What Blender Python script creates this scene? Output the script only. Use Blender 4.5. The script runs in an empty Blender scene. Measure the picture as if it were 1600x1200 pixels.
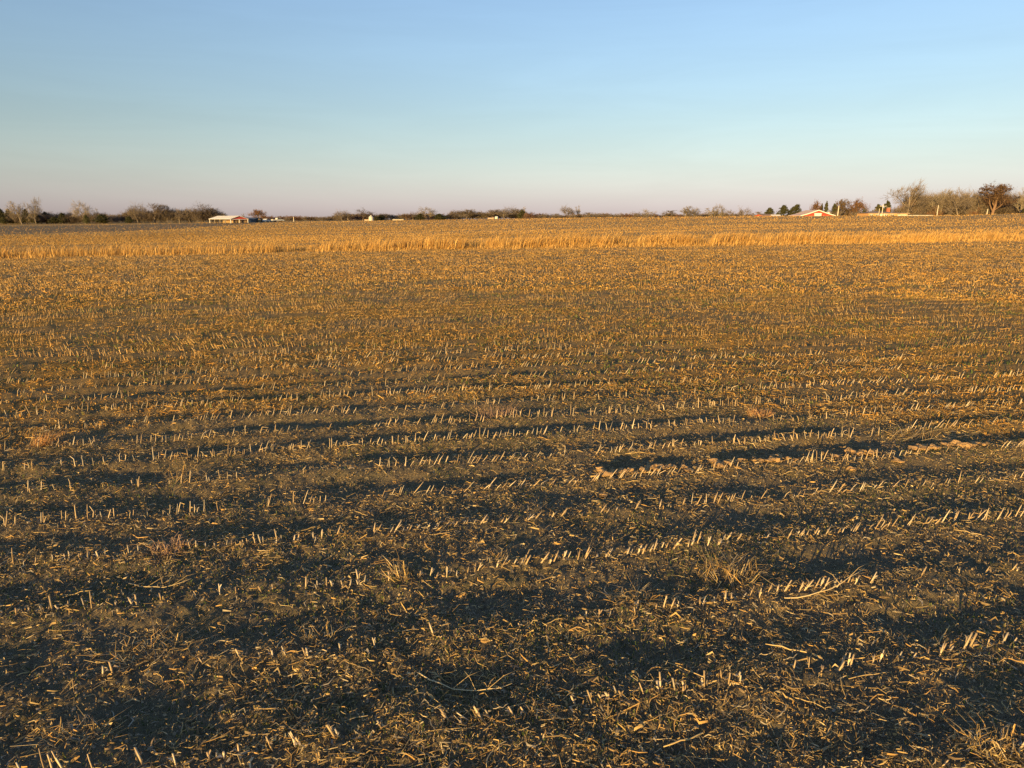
import bpy, math, random
import numpy as np
from mathutils import Vector, Matrix

# ------------------------------------------------------------------ camera, sky, sun, exposure
SC = bpy.context.scene
COL = SC.collection
R = math.radians
PITCH = R(13.4); CAMZ = 2.5; FPX = 1081.0          # photograph pixels are 1600 x 1200
cam = bpy.data.cameras.new('camera'); cam.sensor_width = 36.0; cam.lens = 36.0 * FPX / 1600.0
cam.clip_start = 0.05; cam.clip_end = 20000
camo = bpy.data.objects.new('camera', cam); COL.objects.link(camo)
camo.location = (0, 0, CAMZ); camo.rotation_euler = (math.pi / 2 - PITCH, 0, 0)
SC.camera = camo

SUN_EL = R(5.2); SUN_AZ = R(30.0)                  # light travels away from the camera, 30 deg to the right
world = bpy.data.worlds.new('World'); SC.world = world; world.use_nodes = True
wn = world.node_tree; bg = wn.nodes['Background']
sky = wn.nodes.new('ShaderNodeTexSky'); sky.sky_type = 'NISHITA'; sky.sun_disc = False
sky.sun_elevation = SUN_EL; sky.sun_rotation = SUN_AZ + math.pi
sky.altitude = 0; sky.air_density = 1.65; sky.dust_density = 0.2; sky.ozone_density = 2.0
hs = wn.nodes.new('ShaderNodeHueSaturation'); hs.inputs['Saturation'].default_value = 0.65      # even white balance over the whole sky
wb = wn.nodes.new('ShaderNodeMix'); wb.data_type = 'RGBA'; wb.blend_type = 'MULTIPLY'; wb.inputs[0].default_value = 1.0; wb.inputs[7].default_value = (0.74, 1.015, 1.64, 1)
wn.links.new(sky.outputs[0], hs.inputs['Color']); wn.links.new(hs.outputs[0], wb.inputs[6])
ci_tc = wn.nodes.new('ShaderNodeTexCoord'); ci_mp = wn.nodes.new('ShaderNodeMapping'); ci_mp.inputs['Scale'].default_value = (1.6, 1.6, 16.0)
ci = wn.nodes.new('ShaderNodeTexNoise'); ci.inputs['Scale'].default_value = 1.7; ci.inputs['Detail'].default_value = 7; ci.inputs['Roughness'].default_value = 0.6; ci.inputs['Distortion'].default_value = 0.6
cr_ = wn.nodes.new('ShaderNodeMapRange'); cr_.inputs['From Min'].default_value = 0.35; cr_.inputs['From Max'].default_value = 0.8; cr_.inputs['To Min'].default_value = 0.985; cr_.inputs['To Max'].default_value = 1.06
cm_ = wn.nodes.new('ShaderNodeVectorMath'); cm_.operation = 'SCALE'                                 # faint high cirrus veil, all round
wn.links.new(ci_tc.outputs['Generated'], ci_mp.inputs['Vector']); wn.links.new(ci_mp.outputs[0], ci.inputs['Vector']); wn.links.new(ci.outputs['Fac'], cr_.inputs['Value'])
wn.links.new(wb.outputs[2], cm_.inputs[0]); wn.links.new(cr_.outputs[0], cm_.inputs['Scale'])
wn.links.new(cm_.outputs[0], bg.inputs[0]); bg.inputs[1].default_value = 0.1

sl = bpy.data.lights.new('sun', 'SUN'); sl.energy = 4.7; sl.angle = R(0.6); sl.color = (1.0, 0.655, 0.21)
so = bpy.data.objects.new('sun', sl); COL.objects.link(so)
sd = Vector((math.sin(SUN_AZ) * math.cos(SUN_EL), math.cos(SUN_AZ) * math.cos(SUN_EL), -math.sin(SUN_EL)))
so.rotation_euler = sd.to_track_quat('-Z', 'Y').to_euler(); so.location = (-20, -30, 20)

SC.view_settings.view_transform = 'Standard'; SC.view_settings.look = 'None'
SC.view_settings.gamma = 1.0; SC.view_settings.use_curve_mapping = False
SC.view_settings.exposure = 1.27
SC.render.engine = 'CYCLES'
SC.cycles.max_bounces = 5; SC.cycles.diffuse_bounces = 3; SC.cycles.transparent_max_bounces = 4

rng = np.random.default_rng(7)
random.seed(7)

# ------------------------------------------------------------------ pixel helpers (photo pixel + forward distance -> place)
CP, SP = math.cos(PITCH), math.sin(PITCH)
def zat(py, Y):
    k = (600 - py) / FPX
    return CAMZ + Y * (k * CP - SP) / (CP + k * SP)
def xat(px, Y, z=2.0):
    return (px - 800) / FPX * (Y * CP - (z - CAMZ) * SP)
def gnd(px, py):
    v = py - 600
    t = CAMZ / (FPX * SP + v * CP)
    return (px - 800) * t, (FPX * CP - v * SP) * t

# ------------------------------------------------------------------ noise
def _hash(ix, iy, seed):
    h = (ix.astype(np.int64) * 374761393 + iy.astype(np.int64) * 668265263 + seed * 1442695041) & 0xFFFFFFFF
    h = ((h ^ (h >> 13)) * 1274126177) & 0xFFFFFFFF
    h = (h ^ (h >> 16)) & 0xFFFFFFFF
    return h.astype(np.float64) / 4294967295.0
def vnoise(x, y, seed=0):
    ix = np.floor(x); iy = np.floor(y); fx = x - ix; fy = y - iy
    fx = fx * fx * fx * (fx * (fx * 6 - 15) + 10); fy = fy * fy * fy * (fy * (fy * 6 - 15) + 10)
    a = _hash(ix, iy, seed); b = _hash(ix + 1, iy, seed); c = _hash(ix, iy + 1, seed); d = _hash(ix + 1, iy + 1, seed)
    return (a * (1 - fx) + b * fx) * (1 - fy) + (c * (1 - fx) + d * fx) * fy
def fbm(x, y, seed=0, o=3):
    s = 0.0; a = 0.5; t = 0.0
    for k in range(o):
        s = s + a * vnoise(x * 2 ** k, y * 2 ** k, seed + 17 * k); t += a; a *= 0.5
    return s / t
def sstep(a, b, x):
    t = np.clip((x - a) / (b - a), 0, 1); return t * t * (3 - 2 * t)

# ------------------------------------------------------------------ terrain
ROW = R(10.5); RC, RS = math.cos(ROW), math.sin(ROW); PITCH_ROW = 0.76
STRIP_V = 62.5 * RC                                  # tall grass strip: distance across the rows
def uv(x, y): return x * RC + y * RS, -x * RS + y * RC
def unuv(u, v): return u * RC - v * RS, u * RS + v * RC
_cp = np.array([-300, 0, 200, 400, 700, 850, 1000, 1150, 1300, 1450, 1530, 1600, 1900], float)
_cy = np.array([352, 350.5, 349, 347.5, 343.6, 341.0, 339.4, 338.0, 337.4, 337.2, 335.6, 333.5, 330])
_cY = np.array([340, 335, 325, 300, 270, 245, 225, 205, 195, 190, 190, 190, 190], float)
_cz = np.array([zat(a, b) for a, b in zip(_cy, _cY)])
_cx = np.array([xat(a, b, c) for a, b, c in zip(_cp, _cY, _cz)])
_caz = np.arctan2(_cx, _cY); _cr = np.hypot(_cx, _cY)
_drop = np.array([0, 0, 0, 0.0, 0.3, 0.5, 0.9, 2.0, 3.0, 2.6, 2.0, 1.8, 1.5])
def macro(x, y):
    r = np.hypot(x, y); az = np.arctan2(x, y)
    sg = 1 / (1 + np.exp(np.clip(x / 8, -30, 30)))
    base = 3.3 * np.tanh(0.0036 * x) * sg + 2.2 * np.tanh(0.0025 * x) * (1 - sg)
    rc = np.interp(az, _caz, _cr); zc = np.interp(az, _caz, _cz); dr = np.interp(az, _caz, _drop)
    t = np.clip((r - 60) / (rc - 60), 0, 1)
    w = t * t * (1.6 - 0.6 * t)
    z = base * (1 - w) + zc * w
    back = np.abs(az) > 1.6
    z = np.where(r > rc, zc - dr * sstep(rc, rc + 45, r), z)
    return np.where(back, base * np.clip(1 - r / 900, 0, 1), z)
def micro(x, y):
    u, v = uv(x, y); r = np.hypot(x, y)
    wob = 0.10 * (fbm(u * 0.25, v * 0.25, 3, 2) - 0.5)
    ph = (v + wob) / PITCH_ROW
    rowamp = 0.006 + 0.019 * sstep(0.40, 0.62, fbm(u * 0.16, v * 0.45, 91, 2)) * sstep(4.5, 9, v) + 0.004
    z = rowamp * np.cos(2 * math.pi * ph)
    z = z + 0.036 * (fbm(u * 0.30, v * 0.8, 11, 2) - 0.5)
    z = z + 0.040 * (fbm(u * 0.9, v * 1.6, 21, 3) - 0.5)
    z = z + 0.052 * (fbm(u * 2.6, v * 3.6, 31, 3) - 0.5)
    z = z + 0.032 * (fbm(u * 11, v * 12, 41, 2) - 0.5) * sstep(34, 8, r)
    z = z + 0.018 * (fbm(u * 30, v * 30, 51, 3) - 0.5) * sstep(18, 5, r)
    rut = np.exp(-((v - 6.62 - 0.05 * np.sin(u * 1.3)) / 0.10) ** 2) * sstep(0.8, 1.6, u)
    z = z - 0.012 * rut
    return z * (1 - 0.75 * sstep(45, 90, r)) * sstep(400, 120, r)
def H(x, y):
    x = np.asarray(x, float); y = np.asarray(y, float)
    return macro(x, y) + micro(x, y)
def Hs(x, y): return float(H(np.array([x]), np.array([y]))[0])
def Ms(x, y): return float(macro(np.array([float(x)]), np.array([float(y)]))[0])

# ------------------------------------------------------------------ materials
def newmat(name):
    m = bpy.data.materials.new(name); m.use_nodes = True
    return m, m.node_tree, m.node_tree.nodes['Principled BSDF']
def nd(nt, t, **kw):
    n = nt.nodes.new(t)
    for k, v in kw.items(): setattr(n, k, v)
    return n
def plain(name, c, rough=0.7, spec=0.3, metal=0.0, vary=0.25, scale=3.0, bump=0.0):
    m, nt, b = newmat(name)
    tc = nd(nt, 'ShaderNodeTexCoord'); nz = nd(nt, 'ShaderNodeTexNoise'); nz.inputs['Scale'].default_value = scale
    nz.inputs['Detail'].default_value = 5
    nt.links.new(tc.outputs['Object'], nz.inputs['Vector'])
    mx = nd(nt, 'ShaderNodeMix', data_type='RGBA')
    mx.inputs[6].default_value = (*[v * (1 - vary) for v in c], 1); mx.inputs[7].default_value = (*[min(1, v * (1 + vary)) for v in c], 1)
    nt.links.new(nz.outputs['Fac'], mx.inputs[0]); nt.links.new(mx.outputs[2], b.inputs['Base Color'])
    b.inputs['Roughness'].default_value = rough; b.inputs['Specular IOR Level'].default_value = spec; b.inputs['Metallic'].default_value = metal
    if bump:
        bp = nd(nt, 'ShaderNodeBump'); bp.inputs['Strength'].default_value = bump; bp.inputs['Distance'].default_value = 0.02
        nt.links.new(nz.outputs['Fac'], bp.inputs['Height']); nt.links.new(bp.outputs[0], b.inputs['Normal'])
    return m
def veg(name, rough=0.75, transl=0.0, tint=(1, 1, 1), obj_var=0.0, spec=0.15):
    """plant material: colour comes from the piece's own colour attribute, with fine noise"""
    m, nt, b = newmat(name)
    at = nd(nt, 'ShaderNodeAttribute'); at.attribute_name = 'col'
    ge = nd(nt, 'ShaderNodeNewGeometry'); nz = nd(nt, 'ShaderNodeTexNoise'); nz.inputs['Scale'].default_value = 40; nz.inputs['Detail'].default_value = 3
    nt.links.new(ge.outputs['Position'], nz.inputs['Vector'])
    mr = nd(nt, 'ShaderNodeMapRange'); mr.inputs['To Min'].default_value = 0.72; mr.inputs['To Max'].default_value = 1.28
    nt.links.new(nz.outputs['Fac'], mr.inputs['Value'])
    fac = mr.outputs[0]
    if obj_var:
        oi = nd(nt, 'ShaderNodeObjectInfo'); m2 = nd(nt, 'ShaderNodeMapRange')
        m2.inputs['To Min'].default_value = 1 - obj_var; m2.inputs['To Max'].default_value = 1 + obj_var
        nt.links.new(oi.outputs['Random'], m2.inputs['Value'])
        mm = nd(nt, 'ShaderNodeMath', operation='MULTIPLY'); nt.links.new(fac, mm.inputs[0]); nt.links.new(m2.outputs[0], mm.inputs[1]); fac = mm.outputs[0]
    vm = nd(nt, 'ShaderNodeVectorMath', operation='SCALE'); nt.links.new(at.outputs['Color'], vm.inputs[0]); nt.links.new(fac, vm.inputs['Scale'])
    vt = nd(nt, 'ShaderNodeVectorMath', operation='MULTIPLY'); nt.links.new(vm.outputs[0], vt.inputs[0]); vt.inputs[1].default_value = tint
    nt.links.new(vt.outputs[0], b.inputs['Base Color'])
    b.inputs['Roughness'].default_value = rough; b.inputs['Specular IOR Level'].default_value = spec
    if transl:
        out = nt.nodes['Material Output']; tr = nd(nt, 'ShaderNodeBsdfTranslucent'); ms = nd(nt, 'ShaderNodeMixShader')
        ms.inputs[0].default_value = transl
        nt.links.new(vt.outputs[0], tr.inputs['Color']); nt.links.new(b.outputs[0], ms.inputs[1]); nt.links.new(tr.outputs[0], ms.inputs[2])
        nt.links.new(ms.outputs[0], out.inputs['Surface'])
    return m
M_STRAW = veg('straw', 0.7, 0.12)
M_STUB = veg('stub_straw', 0.6, 0.0, obj_var=0.22, spec=0.25)
M_GRASS = veg('dry_grass', 0.7, 0.25)
M_GREEN = veg('green_weed', 0.6, 0.2)
M_BARK = veg('bark', 0.9, 0.0, obj_var=0.18)
M_LEAF = veg('tree_foliage', 0.75, 0.15, obj_var=0.22)
M_CLOD = plain('soil_clod', (0.52, 0.33, 0.16), 0.95, 0.1, vary=0.3, scale=40, bump=0.8)

def ground_material():
    m, nt, b = newmat('field_soil')
    L = nt.links
    ge = nd(nt, 'ShaderNodeNewGeometry'); at = nd(nt, 'ShaderNodeAttribute'); at.attribute_name = 'zone'
    sep = nd(nt, 'ShaderNodeSeparateColor'); L.new(at.outputs['Color'], sep.inputs[0])
    def noise(scale, detail=6, rough=0.6):
        n = nd(nt, 'ShaderNodeTexNoise'); n.inputs['Scale'].default_value = scale; n.inputs['Detail'].default_value = detail; n.inputs['Roughness'].default_value = rough
        L.new(ge.outputs['Position'], n.inputs['Vector']); return n
    def ramp(src, a, c0, d, c1):
        r = nd(nt, 'ShaderNodeValToRGB'); r.color_ramp.elements[0].position = a; r.color_ramp.elements[0].color = (*c0, 1)
        r.color_ramp.elements[1].position = d; r.color_ramp.elements[1].color = (*c1, 1); L.new(src, r.inputs[0]); return r
    def mix(f, a, c):
        x = nd(nt, 'ShaderNodeMix', data_type='RGBA'); L.new(f, x.inputs[0]); L.new(a, x.inputs[6]); L.new(c, x.inputs[7]); return x.outputs[2]
    n1 = noise(1.3, 6); n2 = noise(22, 8, 0.7); n3 = noise(90, 4, 0.7)
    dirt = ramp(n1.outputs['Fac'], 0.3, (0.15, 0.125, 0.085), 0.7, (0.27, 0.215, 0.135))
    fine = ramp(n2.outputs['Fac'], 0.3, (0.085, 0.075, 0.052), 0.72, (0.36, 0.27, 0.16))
    near = nd(nt, 'ShaderNodeMix', data_type='RGBA'); near.inputs[0].default_value = 0.5
    L.new(dirt.outputs[0], near.inputs[6]); L.new(fine.outputs[0], near.inputs[7])
    moss = ramp(noise(2.1, 5).outputs['Fac'], 0.47, (0, 0, 0), 0.62, (1, 1, 1))
    n3r = ramp(n3.outputs['Fac'], 0.42, (0, 0, 0), 0.6, (0.45, 0.45, 0.45))
    mm = nd(nt, 'ShaderNodeMath', operation='MULTIPLY'); L.new(moss.outputs[0], mm.inputs[0]); L.new(n3r.outputs[0], mm.inputs[1])
    green = nd(nt, 'ShaderNodeRGB'); green.outputs[0].default_value = (0.075, 0.095, 0.03, 1)
    near2 = mix(mm.outputs[0], near.outputs[2], green.outputs[0])
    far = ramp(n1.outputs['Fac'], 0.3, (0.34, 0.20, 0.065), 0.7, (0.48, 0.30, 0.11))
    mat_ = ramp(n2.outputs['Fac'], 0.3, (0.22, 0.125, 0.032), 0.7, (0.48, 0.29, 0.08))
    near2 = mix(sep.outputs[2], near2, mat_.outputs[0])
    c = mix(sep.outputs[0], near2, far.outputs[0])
    dark = ramp(n1.outputs['Fac'], 0.3, (0.17, 0.115, 0.06), 0.7, (0.26, 0.18, 0.09))
    c = mix(sep.outputs[1], c, dark.outputs[0])
    L.new(c, b.inputs['Base Color']); b.inputs['Roughness'].default_value = 0.95; b.inputs['Specular IOR Level'].default_value = 0.1
    ad = nd(nt, 'ShaderNodeMath', operation='ADD'); L.new(n2.outputs['Fac'], ad.inputs[0]); L.new(n3.outputs['Fac'], ad.inputs[1])
    bp = nd(nt, 'ShaderNodeBump'); bp.inputs['Strength'].default_value = 1.0; bp.inputs['Distance'].default_value = 0.035
    L.new(ad.outputs[0], bp.inputs['Height']); L.new(bp.outputs[0], b.inputs['Normal'])
    return m
M_GROUND = ground_material()

# ------------------------------------------------------------------ mesh helpers
def mesh_np(name, verts, quads=None, tris=None, col=None, smooth=False, attr='col'):
    me = bpy.data.meshes.new(name)
    verts = np.asarray(verts, np.float32).reshape(-1, 3)
    nq = 0 if quads is None else len(quads); nt_ = 0 if tris is None else len(tris)
    loops = np.concatenate([np.asarray(a, np.int32).ravel() for a in (quads, tris) if a is not None and len(a)])
    starts = np.concatenate([np.arange(nq, dtype=np.int32) * 4, nq * 4 + np.arange(nt_, dtype=np.int32) * 3])
    me.vertices.add(len(verts)); me.vertices.foreach_set('co', verts.ravel())
    me.loops.add(len(loops)); me.loops.foreach_set('vertex_index', loops)
    me.polygons.add(nq + nt_); me.polygons.foreach_set('loop_start', starts)
    if smooth: me.polygons.foreach_set('use_smooth', np.ones(nq + nt_, bool))
    if col is not None:
        a = me.attributes.new(attr, 'FLOAT_COLOR', 'POINT')
        c = np.ones((len(verts), 4), np.float32); c[:, :3] = col; a.data.foreach_set('color', c.ravel())
    me.update(calc_edges=True); me.validate()
    return me
def tubes(P, Rr, S, col, cap=True):
    """N polylines of K points -> tapered prisms. returns verts, quads, tris, cols"""
    P = np.asarray(P, float); N, K, _ = P.shape; Rr = np.asarray(Rr, float)
    d = P[:, -1] - P[:, 0]; d /= np.linalg.norm(d, axis=1, keepdims=True) + 1e-9
    ref = np.where(np.abs(d[:, 2:3]) > 0.8, np.array([[1.0, 0.13, 0]]), np.array([[0.0, 0, 1]]))
    a = np.cross(d, ref); a /= np.linalg.norm(a, axis=1, keepdims=True) + 1e-9
    b = np.cross(d, a)
    th = np.arange(S) * 2 * math.pi / S
    ring = a[:, None, None, :] * np.cos(th)[None, None, :, None] + b[:, None, None, :] * np.sin(th)[None, None, :, None]
    V = P[:, :, None, :] + ring * Rr[:, :, None, None]
    V = V.reshape(-1, 3)
    n = np.arange(N)[:, None, None] * K * S; k = np.arange(K - 1)[None, :, None] * S; s = np.arange(S)[None, None, :]
    s2 = (s + 1) % S
    q = np.stack([n + k + s, n + k + s2, n + k + S + s2, n + k + S + s], -1).reshape(-1, 4)
    t = None
    if cap and S >= 3:
        top = (np.arange(N) * K * S + (K - 1) * S)[:, None]
        j = np.arange(1, S - 1)[None, :]
        t = np.stack([np.broadcast_to(top, (N, S - 2)), top + j, top + j + 1], -1).reshape(-1, 3)
    C = np.repeat(np.asarray(col, float), K * S, axis=0)
    return V, q, t, C
def ribbons(P, W, side, col):
    P = np.asarray(P, float); N, K, _ = P.shape
    V = np.stack([P - side[:, None, :] * W[:, :, None] / 2, P + side[:, None, :] * W[:, :, None] / 2], 2).reshape(-1, 3)
    n = np.arange(N)[:, None] * K * 2; k = np.arange(K - 1)[None, :] * 2
    q = np.stack([n + k, n + k + 1, n + k + 3, n + k + 2], -1).reshape(-1, 4)
    return V, q, None, np.repeat(np.asarray(col, float), K * 2, axis=0)
def merge(parts):
    Vs, Qs, Ts, Cs = [], [], [], []; off = 0
    for V, q, t, C in parts:
        Vs.append(V); Cs.append(C)
        if q is not None and len(q): Qs.append(q + off)
        if t is not None and len(t): Ts.append(t + off)
        off += len(V)
    return np.concatenate(Vs), (np.concatenate(Qs) if Qs else None), (np.concatenate(Ts) if Ts else None), np.concatenate(Cs)
def obj(name, me, mat=None, parent=None, loc=None):
    if mat is not None and len(me.materials) == 0: me.materials.append(mat)
    o = bpy.data.objects.new(name, me); COL.objects.link(o)
    if parent is not None: o.parent = parent
    if loc is not None: o.location = loc
    return o
def tag(o, label=None, cat=None, group=None, kind=None):
    if label: o['label'] = label
    if cat: o['category'] = cat
    if group: o['group'] = group
    if kind: o['kind'] = kind
    return o
def empty(name, loc, rz=0.0):
    o = bpy.data.objects.new(name, None); COL.objects.link(o); o.location = loc; o.rotation_euler = (0, 0, rz)
    o.empty_display_size = 0.3; return o
class MB:
    """collects boxes, prisms and bars into one mesh"""
    def __init__(s): s.v = []; s.f = []
    def box(s, x0, x1, y0, y1, z0, z1):
        b = len(s.v); s.v += [(x0, y0, z0), (x1, y0, z0), (x1, y1, z0), (x0, y1, z0), (x0, y0, z1), (x1, y0, z1), (x1, y1, z1), (x0, y1, z1)]
        s.f += [tuple(b + i for i in q) for q in ((3, 2, 1, 0), (4, 5, 6, 7), (0, 1, 5, 4), (1, 2, 6, 5), (2, 3, 7, 6), (3, 0, 4, 7))]; return s
    def prism(s, poly, axis, a0, a1):
        """extrude a 2-D polygon along x or y; poly is (other, z)"""
        b = len(s.v); n = len(poly)
        for a in (a0, a1):
            for (p, z) in poly: s.v.append((a, p, z) if axis == 'x' else (p, a, z))
        s.f.append(tuple(b + i for i in range(n))[::-1]); s.f.append(tuple(b + n + i for i in range(n)))
        for i in range(n):
            j = (i + 1) % n; s.f.append((b + i, b + j, b + n + j, b + n + i))
        return s
    def lathe(s, prof, n=16, cx=0, cy=0):
        b = len(s.v)
        for (r, z) in prof:
            for i in range(n):
                t = 2 * math.pi * i / n; s.v.append((cx + r * math.cos(t), cy + r * math.sin(t), z))
        for k in range(len(prof) - 1):
            for i in range(n):
                j = (i + 1) % n; s.f.append((b + k * n + i, b + k * n + j, b + (k + 1) * n + j, b + (k + 1) * n + i))
        s.f.append(tuple(b + i for i in range(n))[::-1]); s.f.append(tuple(b + (len(prof) - 1) * n + i for i in range(n)))
        return s
    def build(s, name, mat, parent=None, loc=None):
        me = bpy.data.meshes.new(name); me.from_pydata(s.v, [], s.f)
        import bmesh
        bm = bmesh.new(); bm.from_mesh(me); bmesh.ops.recalc_face_normals(bm, faces=bm.faces[:]); bm.to_mesh(me); bm.free()
        return obj(name, me, mat, parent, loc)

# ------------------------------------------------------------------ the ground: one sheet from under the camera to the horizon
def cover_(x, y):
    u, v = uv(x, y)
    return sstep(0.38, 0.60, fbm(u * 0.45, v * 0.9, 61, 3) * 0.6 + fbm(u * 2.0, v * 2.6, 71, 2) * 0.4)
def build_ground():
    fine = np.linspace(R(-46), R(46), 640)
    side = np.linspace(R(46), R(314), 60)[1:-1]
    az = np.concatenate([fine, side]); nA = len(az)
    dep = np.linspace(math.atan(CAMZ / 1.3), math.atan(CAMZ / 70), 400)       # even steps in view angle
    r = np.concatenate([[0.02, 0.25, 0.5, 0.75, 1.0], CAMZ / np.tan(dep), np.geomspace(72, 420, 75), np.geomspace(450, 12000, 22)])
    nR = len(r)
    A, RR = np.meshgrid(az, r); x = RR * np.sin(A); y = RR * np.cos(A)
    z = H(x, y)
    V = np.stack([x, y, z], -1).reshape(-1, 3)
    i = np.arange(nR - 1)[:, None] * nA; j = np.arange(nA)[None, :]; j2 = (j + 1) % nA
    q = np.stack([i + j, i + nA + j, i + nA + j2, i + j2], -1).reshape(-1, 4)[:, ::-1]
    u, v = uv(x, y)
    zone = np.zeros((nR, nA, 3))
    zone[..., 0] = sstep(STRIP_V - 2, STRIP_V + 3, v) 
    # the dark tilled plot beyond the far field, towards the cedars
    pz = 600 - FPX * ((y * SP + (z - CAMZ) * CP) / np.maximum(y * CP - (z - CAMZ) * SP, 0.1))
    px = 800 + FPX * x / np.maximum(y * CP - (z - CAMZ) * SP, 0.1)
    inside = (y > 165 + 0.62 * (x + 120) + 6 * np.sin(x * 0.05)) & (y < 288 + 0.12 * (x + 250)) & (x < -100)
    zone[..., 1] = inside
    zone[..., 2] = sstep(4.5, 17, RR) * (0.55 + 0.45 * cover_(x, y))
    me = mesh_np('ground', V, q, None, zone.reshape(-1, 3), smooth=True, attr='zone')
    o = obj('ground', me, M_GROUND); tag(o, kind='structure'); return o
build_ground()

# ------------------------------------------------------------------ scatter helpers
AZMAX = R(43)
def scatter(n, r0, r1, power=1.0):
    az = rng.uniform(-AZMAX, AZMAX, n)
    t = rng.random(n)
    if power == 1.0: rr = np.sqrt(r0 * r0 + t * (r1 * r1 - r0 * r0))
    else: rr = (r0 ** -power + t * (r1 ** -power - r0 ** -power)) ** (-1 / power)
    return rr * np.sin(az), rr * np.cos(az), rr
def inview(x, y, z, m=0):
    d = y * CP - (z - CAMZ) * SP; u = y * SP + (z - CAMZ) * CP
    px = 800 + FPX * x / d; py = 600 - FPX * u / d
    return (d > 0.1) & (px > -m) & (px < 1600 + m) & (py > -m) & (py < 1200 + m)
STRAW = np.array([(0.48, 0.34, 0.15), (0.40, 0.27, 0.11), (0.52, 0.40, 0.22), (0.33, 0.225, 0.10), (0.46, 0.28, 0.10), (0.24, 0.17, 0.09), (0.31, 0.26, 0.19), (0.17, 0.125, 0.08)])
def strawcol(n, v=0.18, pal=STRAW):
    return pal[rng.integers(0, len(pal), n)] * rng.uniform(1 - v, 1 + v, (n, 1))
def cover(x, y):
    """how thickly residue lies here, 0..1"""
    u, v = uv(x, y)
    return sstep(0.38, 0.60, fbm(u * 0.45, v * 0.9, 61, 3) * 0.6 + fbm(u * 2.0, v * 2.6, 71, 2) * 0.4)

def litter(n, r0, r1, lmin, lmax, w, K=3, power=1.0, lift=0.02, tube=0, base=0.25, curl=0.25):
    x, y, r = scatter(n, r0, r1, power)
    keep = rng.random(n) < (base + (1 - base) * cover(x, y)); x, y = x[keep], y[keep]; n = len(x)
    ln = rng.uniform(0, 1, n) ** 2.2 * (lmax - lmin) + lmin
    th = rng.uniform(0, 2 * math.pi, n)
    dx, dy = np.cos(th), np.sin(th)
    z0 = H(x, y); x1 = x + dx * ln; y1 = y + dy * ln; z1 = H(x1, y1)
    up = np.abs(rng.normal(0, 1, n)) * lift + 0.004
    up2 = np.abs(rng.normal(0, 1, n)) * lift * (1 + ln * 4) + 0.004
    P = np.zeros((n, K, 3))
    bend = rng.normal(0, curl, n) * ln
    for k in range(K):
        t = k / (K - 1); a = 4 * t * (1 - t)
        P[:, k, 0] = x + (x1 - x) * t - dy * bend * a
        P[:, k, 1] = y + (y1 - y) * t + dx * bend * a
        P[:, k, 2] = z0 + (z1 - z0) * t + up * (1 - t) + up2 * t + np.abs(bend) * a * 0.35
    col = strawcol(n)
    wd = w * rng.uniform(0.5, 1.5, n)
    if tube:
        return tubes(P, np.repeat(wd[:, None] / 2, K, 1), tube, col, False)
    ro = rng.uniform(0, math.pi, n); side = np.stack([-dy * np.cos(ro), dx * np.cos(ro), np.sin(ro)], -1)
    prof = np.array([0.8, 1.0, 0.35])[:K] if K == 3 else np.linspace(1, 0.6, K)
    return ribbons(P, wd[:, None] * prof[None, :], side, col)

# ------------------------------------------------------------------ crop residue lying on the soil
def chaff(n, r0, r1, h, w, pal, mask=None, lean=0.8, power=1.0):
    """short broken bits that stand or lean"""
    x, y, r = scatter(n, r0, r1, power)
    m = cover(x, y) if mask is None else mask(x, y)
    keep = rng.random(n) < m; x, y = x[keep], y[keep]; n = len(x); z = H(x, y)
    th = rng.uniform(0, 2 * math.pi, n); ln = h * rng.uniform(0.3, 1.2, n); tl = np.abs(rng.normal(0, lean, n))
    P = np.zeros((n, 2, 3)); P[:, 0] = np.stack([x, y, z - 0.004], -1)
    P[:, 1] = P[:, 0] + np.stack([np.cos(th) * np.sin(tl), np.sin(th) * np.sin(tl), np.abs(np.cos(tl)) * 0.9 + 0.05], -1) * ln[:, None]
    sa = rng.uniform(0, math.pi, n); side = np.stack([np.cos(sa), np.sin(sa), np.zeros(n)], -1)
    W = w * rng.uniform(0.5, 1.4, n)
    return ribbons(P, np.stack([W, W * 0.5], -1), side, strawcol(n, 0.2, pal))
res = merge([
    litter(9000, 2.1, 11, 0.02, 0.13, 0.0030, 3, -1, 0.012, tube=3, base=0.42),
    litter(92000, 2.1, 11, 0.008, 0.065, 0.0045, 3, -1, 0.010, base=0.42),
    litter(9000, 2.1, 11, 0.02, 0.08, 0.0100, 3, -1, 0.010, base=0.42, curl=0.5),
    chaff(110000, 2.1, 11, 0.024, 0.0055, STRAW * 0.95, lean=0.9, power=-1, mask=lambda x, y: 0.38 + 0.62 * cover(x, y)),
    chaff(120000, 2.1, 11, 0.013, 0.008, STRAW * 0.9, lean=0.8, power=-1, mask=lambda x, y: 0.12 + 0.6 * sstep(0.42, 0.62, fbm(x * 1.7, y * 2.6, 171, 3))),
])
tag(obj('straw_litter', mesh_np('straw_litter', *res), M_STRAW), 'dry straw and broken leaf litter strewn over the near soil', 'straw', kind='stuff')
res = merge([
    litter(60000, 9.5, 26, 0.02, 0.14, 0.0075, 2, -1, 0.016, base=0.4),
    chaff(150000, 9.5, 26, 0.040, 0.011, STRAW, lean=0.8, power=-1, mask=lambda x, y: 0.25 + 0.75 * cover(x, y)),
    litter(40000, 25, 66, 0.08, 0.26, 0.020, 2, -1, 0.028, base=0.45),
    chaff(80000, 66, 108, 0.09, 0.05, STRAW, lean=0.6, mask=lambda x, y: (uv(x, y)[1] < STRIP_V) * 0.8),
    chaff(150000, 25, 68, 0.075, 0.028, STRAW, lean=0.7, power=-1, mask=lambda x, y: 0.25 + 0.75 * cover(x, y)),
])
res = (res[0], res[1], res[2], res[3] * (1.06, 0.87, 0.52))
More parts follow.
